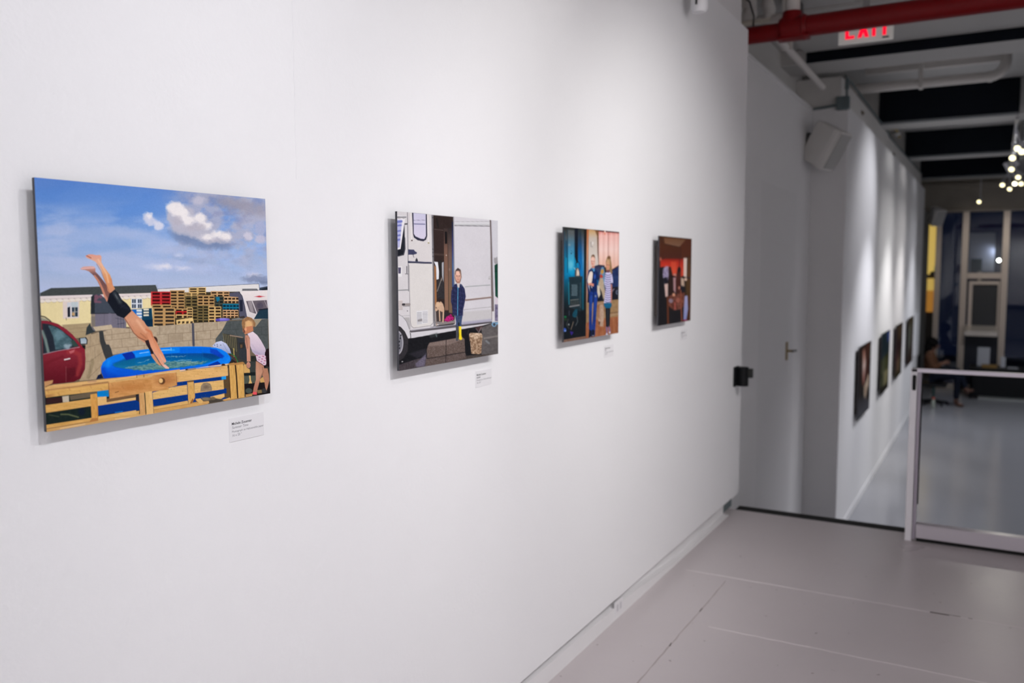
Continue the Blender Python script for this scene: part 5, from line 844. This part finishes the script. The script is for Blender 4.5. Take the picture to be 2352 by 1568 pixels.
for i, (y0, z0, lbl) in enumerate([(1.242, 1.16, 'white caption card under the right corner of the pool photo'), (2.2105, 1.156, 'white caption card under the right corner of the camper van photo'), (3.202, 1.156, 'white caption card under the right corner of the stove photo'), (4.176, 1.155, 'white caption card under the dark reddish photo near the wall end')]):
    t = thing('caption_card', lbl, 'label', (0, y0+.048, z0), 'caption cards under the near photographs')
    MB().box(0, .0012, y0, y0+.0965, z0, z0+.0505, .0005).build('card', lab, t)
    s = .0079; x = .00125
    words('Michele Zousmer', y0+.0068, z0+.0355, x, s*.98, inkb, t, bold=.00012)
    if i == 0: words('Summer Time', y0+.0068, z0+.0275, x, s, inkg, t, .25)
    else:
        mb = MB(); L0 = [0, .022, .013, .016][i]; a = y0+.0068
        while a < y0+.0068+L0: mb.box(x, x+.0001, a, a+.0018, z0+.0275, z0+.0275+random.choice([.004, .0042, .0055])); a += .0028
        mb.build('lettering', inkg, t)
    words('Photograph on Hahnemühle paper', y0+.0068, z0+.0195, x, s*.80, inkg, t)
    words('16 x 20 "', y0+.0068, z0+.0112, x, s*.92, inkg, t)
for i, (y0, y1) in enumerate([(9.92, 10.95), (12.03, 13.02), (13.88, 14.92), (15.93, 17.0)]):
    t = thing('photo_panel', ['nearest dark photo on the long wall, pale figure at its centre', 'second photo on the long wall, green and dark blue', 'third photo on the long wall, dark brown and green', 'furthest photo on the long wall, olive grey'][i], 'photograph', (.075, (y0+y1)/2, -.155), 'photographs on the long hall wall')
    MB().box(.105, .1145, y0, y1, -.155, .655, .0005).build('panel', edge, t); MB().box(.075, .105, y0+.1, y1-.1, -.1, .6).build('mount', MATS['mount_wood'], t)
    print_sheet(draw_far(i), .115, y0, y1, -.155, .655, t, 'p')
o = MB().box(.0755, .10, 17.75, 18.55, -.15, .65, .002).build('text_panel', mat('text_panel_white', (.8, .8, .82), .5)); tag(o, 'plain white board at the far end of the long wall, above the railing corner', 'board')

# ---------------------------------------------------------------- belt unit on the wall end, outlet, wall fixture
t = thing('belt_barrier', 'small black wall unit fixed at the end of the near wall', 'barrier unit', (0, 5.24, .80))
MB().box(0, .012, 5.195, 5.285, .795, .915, .002).build('mount_plate', blackm, t)
MB().tube([(.045, 5.25, .797), (.045, 5.25, .913)], .034, 20).box(.01, .05, 5.222, 5.28, .80, .91, .004).build('housing', blackm, t, True)
MB().box(.075, .106, 5.235, 5.262, .850, .906, .004).build('belt_clip', mat('clip_black', (.005, .006, .005), .35), t)
t = thing('wall_outlet', 'white socket plate set low in the baseboard of the near wall', 'outlet', (-.003, 3.39, .05))
MB().box(-.006, -.0005, 3.345, 3.435, .014, .080, .001).build('plate', mat('outlet_white', (.74, .73, .75), .4), t)
for yy in (3.362, 3.398): MB().box(-.0008, .0004, yy, yy+.018, .034, .064, .0004).build('socket', mat('outlet_face', (.52, .51, .54), .4), t)
t = thing('wall_fixture', 'white round lamp head cut by the top edge above the near wall', 'fixture', (-.045, 4.1, 2.97))
MB().tube([(.08, 4.14, 2.745), (.08, 4.14, 2.76), (.08, 4.14, 2.94)], [.030, .040, .040], 24).build('head', mat('fixture_white', (.8, .8, .82), .4), t, True)
MB().tube([(.083, 4.19, 2.79), (.082, 4.20, 2.85), (.08, 4.15, 2.95)], .008, 8).tube([(.08, 4.09, 2.77), (.083, 4.085, 2.84), (.08, 4.10, 2.93)], .005, 8).build('cable', blackm, t, True)
MB().tube([(-.045, 4.0, 2.985), (.0, 4.0, 2.93), (.06, 4.08, 2.86)], .022, 12).build('arm', mat('fixture_beige', (.5, .47, .42), .5), t, True)

# ---------------------------------------------------------------- door set in the recess
d = struct('door_1', MB().box(-.256, -.2545, 6.9, 8.25, FZ, 2.2), mat('door_paint', (.70, .69, .70), .5), None)
hd = MB().box(-.2545, -.243, 7.93, 7.985, .685, .85, .003).tube([(-.243, 7.955, .77), (-.20, 7.955, .77)], .011, 12).build('door_handle', mat('dull_brass', (.32, .25, .14), .45, metal=.7), d)
MB().tube([(-.20, 7.95, .77), (-.19, 8.06, .765)], [.013, .012], 12).build('lever', mat('grey_lever', (.18, .18, .19), .35, metal=.6), hd, True)

# ---------------------------------------------------------------- pipes and boxes under the ceiling
t = thing('sprinkler_pipe', 'large dark red sprinkler pipe crossing below the ceiling', 'pipe', (2.4, 5.85, 3.0))
MB().tube([(-.6, 5.86, 3.052), (.16, 5.856, 3.052)], .056, 28).tube([(.16, 5.856, 3.066), (5.2, 5.82, 3.066)], .066, 28).build('pipe', redm, t, True)
MB().tube([(.085, 5.855, 3.062), (.105, 5.855, 3.062), (.106, 5.855, 3.062), (.23, 5.855, 3.062), (.235, 5.855, 3.062), (.255, 5.855, 3.062)], [.066, .078, .078, .078, .084, .074], 28).tube([(.16, 5.855, 3.10), (.16, 5.855, 3.165)], [.070, .060], 24).box(.07, .27, 5.80, 5.91, 2.99, 3.01, .006).build('tee', redm, t, True)
tag(MB().tube([(.162, 5.855, 3.165), (.162, 5.855, 3.48)], .046, 20).build('riser_pipe', pipem, None, True), 'short white vertical pipe rising from the red pipe fitting', 'pipe')
t = thing('exit_sign', 'grey exit sign with glowing red letters half hidden behind the red pipe', 'sign', (.56, 6.22, 3.003))
MB().box(.393, .730, 6.20, 6.225, 3.003, 3.213, .003).build('housing', mat('sign_grey_glow', (.42, .42, .42), .5, emit=(.5, .47, .44), estr=.3), t)  # faint glow put into the housing to lighten its grey
MB().box(.54, .58, 6.2, 6.225, 3.213, 3.48).build('stem', mat('sign_grey_glow2', (.3, .3, .3), .5), t)
def glyph(ch, x0, w, z0, z1, s):
    mb = MB(); f = 6.1985
    def bar(pts): mb.prism(pts, (f-.002, f), 'y')
    if ch == 'E':
        bar([(x0, z0), (x0+s, z0), (x0+s, z1), (x0, z1)])
        for z in (z0, (z0+z1-s)/2, z1-s): bar([(x0+s, z), (x0+w, z), (x0+w, z+s*.9), (x0+s, z+s*.9)])
    elif ch == 'X':
        bar([(x0, z0), (x0+s*1.2, z0), (x0+w, z1), (x0+w-s*1.2, z1)]); bar([(x0+w-s*1.2, z0), (x0+w, z0), (x0+s*1.2, z1), (x0, z1)])
    elif ch == 'I': bar([(x0, z0), (x0+s, z0), (x0+s, z1), (x0, z1)])
    elif ch == 'T':
        m = x0+w/2; bar([(m-s/2, z0), (m+s/2, z0), (m+s/2, z1), (m-s/2, z1)]); bar([(x0, z1-s), (x0+w, z1-s), (x0+w, z1), (x0, z1)])
    return mb
exm = mat('exit_red', (.6, .0, .02), .5, emit=(1, .0, .03), estr=1.0)
for ch, x0, w in [('E', .436, .058), ('X', .512, .072), ('I', .602, .022), ('T', .642, .070)]: glyph(ch, x0, w, 3.033, 3.187, .022).build('letter', exm, t)
MB().box(.665, .705, 6.196, 6.2, 3.015, 3.025, .001).build('test_button', blackm, t)
t = thing('conduit_tray', 'thin white pipe run along the recess wall top, ending at the column', 'pipe', (-.05, 7.3, 3.15))
MB().tube([(-.018, 6.2, 3.12), (-.035, 8.15, 3.12)], .026, 14).build('pipe', pipem, t, True); MB().box(-.055, .02, 6.55, 6.58, 3.10, 3.48).build('hanger', pipem, t)
# lumpy wrapped pipes and the small valve line at the wall end
for i, (x, y, r, l) in enumerate([(-.235, 6.3, .055, 'left lumpy white wrapped pipe above the end of the near wall'), (-.125, 6.42, .044, 'right lumpy white wrapped pipe above the end of the near wall')]):
    mb = MB(); pts = [(x+.01*math.sin(k*1.7), y, 3.16+.04*k) for k in range(9)]; mb.tube(pts, [r*(1+.14*math.sin(k*2.3+i)) for k in range(9)], 18); o = mb.build('wrapped_pipe', mat('wrap_white', (.55, .53, .51), .8, noise=.2, nscale=18, bump=1, bscale=30), None, True); tag(o, l, 'pipe')
t = thing('valve_line', 'small white horizontal pipe with a fat coupling, just above the red pipe', 'pipe', (-.05, 6.1, 3.18))
MB().tube([(-.45, 6.1, 3.20), (-.02, 6.1, 3.205)], .017, 14).build('pipe', mat('cream_pipe', (.62, .58, .50), .5), t, True); MB().tube([(-.03, 6.1, 3.205), (-.02, 6.1, 3.205), (.03, 6.1, 3.208), (.045, 6.1, 3.208)], [.022, .030, .030, .022], 16).build('coupling', pipem, t, True)
tag(MB().tube([(-.20, 5.95, 3.35), (-.14, 5.95, 3.30), (-.11, 5.95, 3.20), (-.115, 5.95, 3.10), (-.16, 5.95, 3.02)], .006, 8).build('black_cable', blackm, None, True), 'thin black cable looping down behind the end of the near wall', 'cable')
tag(MB().box(-.045, .045, 6.6, 6.8, 3.30, 3.48, .01).build('junction_cover', mat('dark_cover', (.03, .03, .03), .6)), 'dark box behind the white riser pipe under the ceiling', 'box')
# junction box, conduit along the top of the long wall, little clips
t = thing('junction_box', 'grey electrical box on the corner above the wall speaker', 'electrical box', (.035, 8.86, 3.03))
MB().box(-.03, .092, 8.83, 8.9, 3.03, 3.155, .012).build('box', greym, t); MB().tube([(.062, 8.87, 3.15), (.062, 8.87, 3.22)], .012, 10).tube([(.062, 8.87, 3.22), (.062, 8.87, 3.32)], [.022, .018], 12).build('elbow', greym, t, True); MB().tube([(-.26, 8.86, 3.055), (-.03, 8.86, 3.075)], .012, 10).build('side_conduit', greym, t, True)
tag(MB().tube([(.062, 8.87, 3.31), (.03, 8.99, 3.375), (.012, 12, 3.372), (.012, 13.0, 3.36), (.012, 13.15, 3.33), (.012, 19, 3.372)], .011, 8).build('wall_conduit', greym, None, True), 'thin grey conduit running away along the top of the long wall', 'conduit')
for y, z, l in [(10.41, 3.24, 'brown wire clip on the wall ledge, nearer the grey electrical box'), (13.79, 3.17, 'brown wire clip on the wall ledge, further along the hall')]:
    tag(MB().tube([(.003, y-.08, z+.01), (.012, y-.03, z-.02), (.01, y+.03, z-.01), (.003, y+.10, z+.02)], .010, 8).ball((.01, y, z), .016).build('wire_clip', mat('brown_clip', (.10, .07, .04), .6), None, True), l, 'clip', 'wire clips on the long wall ledge')
t = thing('ceiling_sprinkler', 'small white and brass sprinkler at the ceiling edge beyond the grey conduit', 'sprinkler', (.13, 12.95, 3.33))
MB().ball((.13, 12.95, 3.33), .03).build('cup', mat('cup_white', (.7, .7, .7), .3), t, True); MB().tube([(-.06, 12.9, 3.42), (.10, 12.9, 3.40), (.13, 12.95, 3.36)], .018, 10).tube([(-.06, 12.9, 3.36), (-.06, 12.9, 3.44)], .02, 10).tube([(.15, 12.95, 3.31), (.15, 12.95, 3.28)], .02, 10).build('frame', mat('brass', (.35, .28, .14), .4, metal=.8), t, True)
# hanging pipe run with bend
t = thing('drain_pipe', 'white pipe run hanging under the ceiling with a big bend at its right end', 'pipe', (.7, 10.5, 3.45))
pts = [(-.3, 10.4, 3.50), (.1, 10.4, 3.50), (1.24, 10.4, 3.50)]
for k in range(1, 8): a = R(90*k/7); pts.append((1.24+.14*math.sin(a), 10.4, 3.50+.14*(1-math.cos(a))))
pts.append((1.38, 10.4, 3.79)); MB().tube(pts, .052, 20).build('pipe', pipem, t, True)
MB().tube([(1.22, 10.4, 3.50), (1.26, 10.4, 3.50)], .058, 20).build('coupling', pipem, t, True); MB().box(.565, .605, 10.34, 10.46, 3.44, 3.79, .006).build('strap', pipem, t)
tag(MB().box(-.02, 1.36, 10.7, 10.78, 3.71, 3.79, .006).build('ceiling_rail', pipem), 'thin white rail on the ceiling just above the hanging pipe run', 'rail')

# ---------------------------------------------------------------- wall speakers
def speaker(c, yaw, pit, s, label, grill):
    t = thing('wall_speaker', label, 'speaker', (0, 0, 0), 'white tilted speakers on the hall wall')
    P = [(-.15, -.10), (.09, -.15), (.15, -.13), (.15, .13), (.09, .15), (-.15, .10)]
    MB().prism([(a*s, b*s) for a, b in P], (-.20*s, .20*s), 'z', .012*s).build('cabinet', mat('speaker_white', (.66, .64, .62), .5), t)
    MB().box(.150*s, .156*s, -.12*s, .12*s, -.18*s, .18*s, .003).build('grille', grill, t)
    MB().box(-.22*s, -.15*s, -.03*s, .03*s, -.05*s, .05*s, .006).tube([(-.21*s, 0, 0), (-.30*s, 0, .02*s)], .012*s, 8).build('bracket', mat('bracket_dark', (.12, .12, .12), .5), t)
    t.location = c; t.rotation_euler = (0, pit, yaw); return t
gr = mat('speaker_grille', (.36, .35, .34), .6)
speaker((-.085, 8.62, 2.665), R(-14), R(30), .95, 'large white wall speaker tilted down at the corner of the recess', gr)
speaker((.27, 19.5, 2.55), R(-50), R(22), .85, 'small looking white speaker far away above the glowing yellow window', gr)

# ---------------------------------------------------------------- railing
ry = 5.176
t = thing('railing', 'white metal guard railing with a top rail and kick rail at the platform edge', 'railing', (1.0, ry, 0))
p = MB().box(.988, 1.022, ry-.02, ry+.02, 0, .968, .002).build('post', whitem, t)
MB().box(.9985, 1.0165, ry-.0225, ry-.0195, .848, .932, .006).build('slot', flat_black, p)
MB().box(1.024, 1.040, ry-.012, ry+.045, .01, .945, .002).build('side_channel', mat('channel_grey', (.42, .38, .45), .4), t)
MB().box(1.040, 1.046, ry+.03, ry+.05, .20, .90, .001).build('gasket', flat_black, t)
MB().box(.99, 5.15, ry-.02, ry+.02, .947, .968, .003).build('top_rail', mat('rail_lilac', (.86, .81, .90), .35), t)
MB().box(1.045, 5.13, ry-.004, ry+.04, 0, .022).build('gap_shade', flat_black, t); MB().box(1.042, 5.15, ry-.02, ry+.045, .022, .098, .004).build('bottom_rail', mat('rail_base', (.60, .56, .61), .22), t)  # black strip stands for the shade in the gap under the rail
for x in (2.4, 3.8, 5.1): MB().box(x, x+.034, ry-.02, ry+.02, 0, .95, .002).build('post', whitem, t)

# ---------------------------------------------------------------- spot track of the hall
o = MB().box(1.50, 1.54, 11.9, 19.6, 3.26, 3.295, .003).build('light_track', mat('track_metal', (.42, .42, .44), .35, metal=.5)); tag(o, 'pale lighting track carrying the cluster of lit spotlights', 'track')
headm = mat('head_white', (.62, .62, .66), .4); glowm = mat('lamp_glow', (1, 1, 1), .5, emit=(1.0, .90, .50), estr=3.2)
def head(x, y, z, aim, label, lit=True, drop=3.26, s=1.0):
    t = thing('track_spotlight', label, 'spotlight', (x, y, z), 'lit spotlights hanging in the hall')
    d = Vector(aim).normalized(); c = Vector((x, y, z))
    MB().tube([c-d*.15*s, c-d*.145*s, c-d*.02*s, c], [.022*s, .030*s, .034*s, .037*s], 18).build('head', headm, t, True)
    MB().tube([c-d*.001, c+d*.004], .035*s, 18).build('lamp', glowm if lit else headm, t, True)
    MB().tube([(x-d.x*.1, y-d.y*.1, z-d.z*.1), (1.52 if abs(x-1.52) < .4 else x-d.x*.1, y-d.y*.1, drop+.003)], .010, 8).build('stem', headm, t, True)
    return t
for i, (x, y, z, l) in enumerate([(1.545, 12.5, 2.99, 'topmost lit spotlight of the cluster'), (1.50, 13.0, 2.93, 'lit spotlight just under the topmost one of the cluster'), (1.60, 12.8, 2.98, 'lit spotlight at the right of the two topmost ones'), (1.515, 15.1, 2.99, 'lit spotlight halfway down the cluster, by itself'),
                            (1.63, 16.6, 3.0, 'lit spotlight low in the cluster, below the halfway one'), (1.41, 18.0, 3.0, 'leftmost lit spotlight in the bottom row of the cluster'), (1.535, 19.0, 3.0, 'lowest lit spotlight of the cluster'), (1.60, 17.8, 3.0, 'lit spotlight in the middle of the bottom row'), (1.70, 17.9, 3.0, 'rightmost lit spotlight in the bottom row')]):
    head(x, y, z, (-.25+.1*(i % 3), -.75, -.55), l)
head(1.0, 20.8, 2.90, (-.2, -.8, -.5), 'single lit spotlight hanging alone left of the cluster, before the front', True, 3.79)
# unlit fittings and wires between them
for i, (x, y, z) in enumerate([(1.585, 13.6, 3.08), (1.60, 15.8, 3.12), (1.50, 16.0, 3.06)]):
    head(x, y, z, (.5, .3, -.8), ['unlit white spotlight seen from behind under the topmost lit ones', 'unlit white spotlight at the right edge, mid cluster', 'unlit white spotlight seen from behind above the bottom row'][i], False)
# ---------------------------------------------------------------- seated person, chair, bottle, desk
def skin_mesh(name, chains, m, parent, sub=2, root=0):
    """chains: list of [(point, radius), ...]; a chain whose first point equals an existing one is joined there."""
    verts = []; rad = []; edges = []; key = {}
    for ch in chains:
        prev = None
        for p, r in ch:
            k = tuple(round(c, 4) for c in p)
            if k not in key: key[k] = len(verts); verts.append(p); rad.append(r)
            i = key[k]
            if prev is not None: edges.append((prev, i))
            prev = i
    me = bpy.data.meshes.new(name); me.from_pydata(verts, edges, []); o = bpy.data.objects.new(name, me); COL.objects.link(o); me.materials.append(m)
    s = o.modifiers.new('Skin', 'SKIN'); s.use_smooth_shade = True
    for i, v in enumerate(me.skin_vertices[0].data):
        r = rad[i]; v.radius = (r, r) if not isinstance(r, tuple) else r; v.use_root = (i == root)
    u = o.modifiers.new('Sub', 'SUBSURF'); u.levels = sub; u.render_levels = sub
    if parent: o.parent = parent; o.matrix_parent_inverse = world(parent).inverted()
    return o
Y = 18.9
skinm = mat('skin', (.13, .055, .032), .55); hairm = mat('black_hair', (.003, .0025, .0025), .8, bump=1, bscale=40, spec=.1)
sweat = mat('rust_sweater', (.075, .026, .007), .85, noise=.2, nscale=20); jean = mat('dark_jeans', (.006, .008, .016), .8, spec=.1); boot = mat('brown_boot', (.05, .016, .008), .6)
pt = thing('person', 'person in a rust sweater and dark trousers sitting and looking down at a phone', 'person', (.42, Y, FZ))
pel, wai, che, nec, hd = (.36, Y, -.60), (.33, Y, -.46), (.28, Y, -.26), (.30, Y, -.13), (.35, Y, -.04)
sl, sr = (.29, Y-.17, -.21), (.29, Y+.17, -.21)
el, er = (.36, Y-.22, -.46), (.36, Y+.22, -.46); wl, wr = (.53, Y-.05, -.37), (.53, Y+.06, -.37)
kl, kr = (.80, Y-.10, -.585), (.80, Y+.08, -.50); al, ar = (.79, Y-.10, -1.08), (.955, Y-.04, -.86)
ch = [[(pel, .13), (wai, .12), (che, .135), (nec, .055), (hd, .085), ((.375, Y, .02), .09)], [(che, .135), (sl, .06), (el, .045), (wl, .03)], [(che, .135), (sr, .06), (er, .045), (wr, .03)],
      [(pel, .13), ((.42, Y-.10, -.61), .095), (kl, .062), (al, .04), ((.80, Y-.10, -1.15), .04), ((.90, Y-.10, -1.17), .03)], [(pel, .13), ((.42, Y+.10, -.60), .095), (kr, .062), (ar, .04), ((.96, Y-.05, -.90), .035), ((1.04, Y-.05, -.87), .028)]]
for w, s in ((wl, 1), (wr, -1)):                       # palms, four fingers and a thumb round the phone
    palm = (w[0]+.05, w[1]+s*.01, w[2]+.02); ch.append([(w, .03), (palm, .028)])
    for k in range(4):
        b = (palm[0]+.03, palm[1]+s*.004, palm[2]+.024-.016*k); ch.append([(palm, .028), (b, .009), ((b[0]+.026, b[1]+s*.014, b[2]+.004), .008), ((b[0]+.036, b[1]+s*.034, b[2]+.006), .007)])
    ch.append([(palm, .028), ((palm[0]-.005, palm[1]+s*.02, palm[2]+.035), .010), ((palm[0]+.015, palm[1]+s*.034, palm[2]+.055), .008)])
body = skin_mesh('body', ch, skinm, pt, 2)
for dy in (-.03, .03): MB().ball((.438, Y+dy, .0), .010).build('eye', mat('eye', (.02, .02, .02), .2), pt, True)
MB().prism([(.445, -.005), (.468, -.045), (.440, -.05)], (Y-.012, Y+.012), 'y', .004).box(.43, .448, Y-.02, Y+.02, -.078, -.066, .004).build('nose_and_mouth', skinm, pt)
skin_mesh('sweater', [[((.36, Y, -.58), .155), (wai, .15), (che, .16), ((.30, Y, -.17), .08)], [(che, .16), (sl, .08), (el, .062), ((.50, Y-.08, -.385), .045)], [(che, .16), (sr, .08), (er, .062), ((.50, Y+.09, -.385), .045)]], sweat, pt, 2)
skin_mesh('trousers', [[(pel, .145), ((.42, Y-.10, -.61), .11), (kl, .075), (al, .055)], [(pel, .145), ((.42, Y+.10, -.60), .11), (kr, .075), (ar, .055)]], jean, pt, 2)
mb = MB()
for c, r, s in [((.32, Y, .03), .115, (1, 1, .95)), ((.27, Y, -.07), .10, (.9, 1.05, 1.2)), ((.235, Y, -.17), .075, (.8, 1.1, 1.3)), ((.30, Y, .095), .07, (1.1, 1, .7)), ((.375, Y-.075, .0), .04, (.8, .7, 1.8)), ((.375, Y+.075, .0), .04, (.8, .7, 1.8))]: mb.ball(c, r, s, 20)
mb.build('hair', hairm, pt, True)
skin_mesh('boot', [[((.79, Y-.10, -1.04), .055), ((.795, Y-.10, -1.155), .05), ((.86, Y-.10, -1.175), .036), ((.93, Y-.10, -1.18), .028)]], boot, pt, 2)
skin_mesh('boot', [[((.945, Y-.045, -.84), .055), ((.965, Y-.05, -.915), .048), ((1.03, Y-.05, -.885), .034), ((1.09, Y-.05, -.86), .026)]], boot, pt, 2)
ph = MB().box(.60, .612, Y-.038, Y+.042, -.40, -.27, .004).build('phone', blackm); tag(ph, 'dark phone held in both hands by the seated person', 'phone')
t = thing('office_chair', 'black swivel chair under the seated person at the hall end', 'chair', (.38, Y, FZ))
MB().box(.13, .62, Y-.24, Y+.24, -.83, -.775, .025).build('seat', blackm, t); MB().box(.085, .118, Y-.21, Y+.21, -.62, -.22, .018).build('backrest', blackm, t); MB().tube([(.16, Y, -.80), (.115, Y, -.74), (.112, Y, -.5)], .018, 8).build('back_support', blackm, t, True)
MB().tube([(.38, Y, -1.12), (.38, Y, -.82)], .028, 12).build('column', mat('chair_teal', (.05, .10, .10), .3, metal=.5), t, True)
for k in range(5):
    a = R(20+72*k); l = MB().tube([(.38, Y, -1.12), (.38+.27*math.cos(a), Y+.27*math.sin(a), -1.155)], [.03, .018], 8).build('leg', blackm, t, True)
    MB().tube([(.38+.27*math.cos(a)-.015, Y+.27*math.sin(a), FZ+.027), (.38+.27*math.cos(a)+.015, Y+.27*math.sin(a), FZ+.027)], .027, 12).build('caster', blackm, l, True)
t = thing('bottle', 'clear bottle with a red cap standing on the floor beside the swivel chair', 'bottle', (.41, 18.45, FZ))
MB().tube([(.41, 18.45, FZ), (.41, 18.45, FZ+.005), (.41, 18.45, FZ+.14), (.41, 18.45, FZ+.17)], [.03, .033, .033, .016], 16).build('body', mat('bottle_pale', (.35, .38, .33), .2), t, True); MB().tube([(.41, 18.45, FZ+.17), (.41, 18.45, FZ+.21)], .019, 12).build('cap', mat('cap_red', (.5, .06, .03), .4), t, True)
t = thing('desk', 'long black reception desk before the shop front', 'desk', (2.0, 20.5, FZ))
MB().box(.97, 3.6, 20.1, 20.95, -.60, -.56, .005).build('top', blackm, t); MB().box(.99, 3.58, 20.14, 20.17, -1.14, -.60, .004).build('front_panel', blackm, t)
for x in (.99, 3.54): MB().box(x, x+.04, 20.14, 20.9, FZ+.0, -.60, .003).build('side_panel', blackm, t)
MB().box(1.15, 3.5, 20.18, 20.2, FZ, -1.14, .003).build('under_strip', mat('under_strip_grey', (.30, .31, .30), .4), t)  # pale strip filling the gap below the front panel
def sheet(name, label, cat, x0, x1, z0, z1, y, m, tilt):
    o = MB().box(x0, x1, y, y+.012, z0, z1, .002, rot=Matrix.Rotation(R(tilt), 3, 'X'), piv=((x0+x1)/2, y, z0)).build(name, m); tag(o, label, cat); return o
pap = mat('pale_sheet', (.42, .43, .47), .6)
sheet('display_stand', 'upright pale rectangular stand near the left end of the black desk', 'stand', 1.10, 1.33, -.555, -.16, 20.55, pap, -8)
sheet('leaflet_holder', 'small pale tilted card holder right of the upright stand on the desk', 'card holder', 1.53, 1.62, -.555, -.33, 20.45, pap, -14)
tag(MB().box(1.19, 1.47, 20.25, 20.42, -.56, -.50, .004).build('book_stack', mat('ochre_cover', (.26, .15, .04), .6)), 'ochre box lying at the front edge of the desk', 'box')
tag(MB().box(1.66, 1.85, 20.3, 20.5, -.56, -.545, .002).build('paper_stack', pap), 'low pale paper stack on the desk right of the card holder', 'papers')
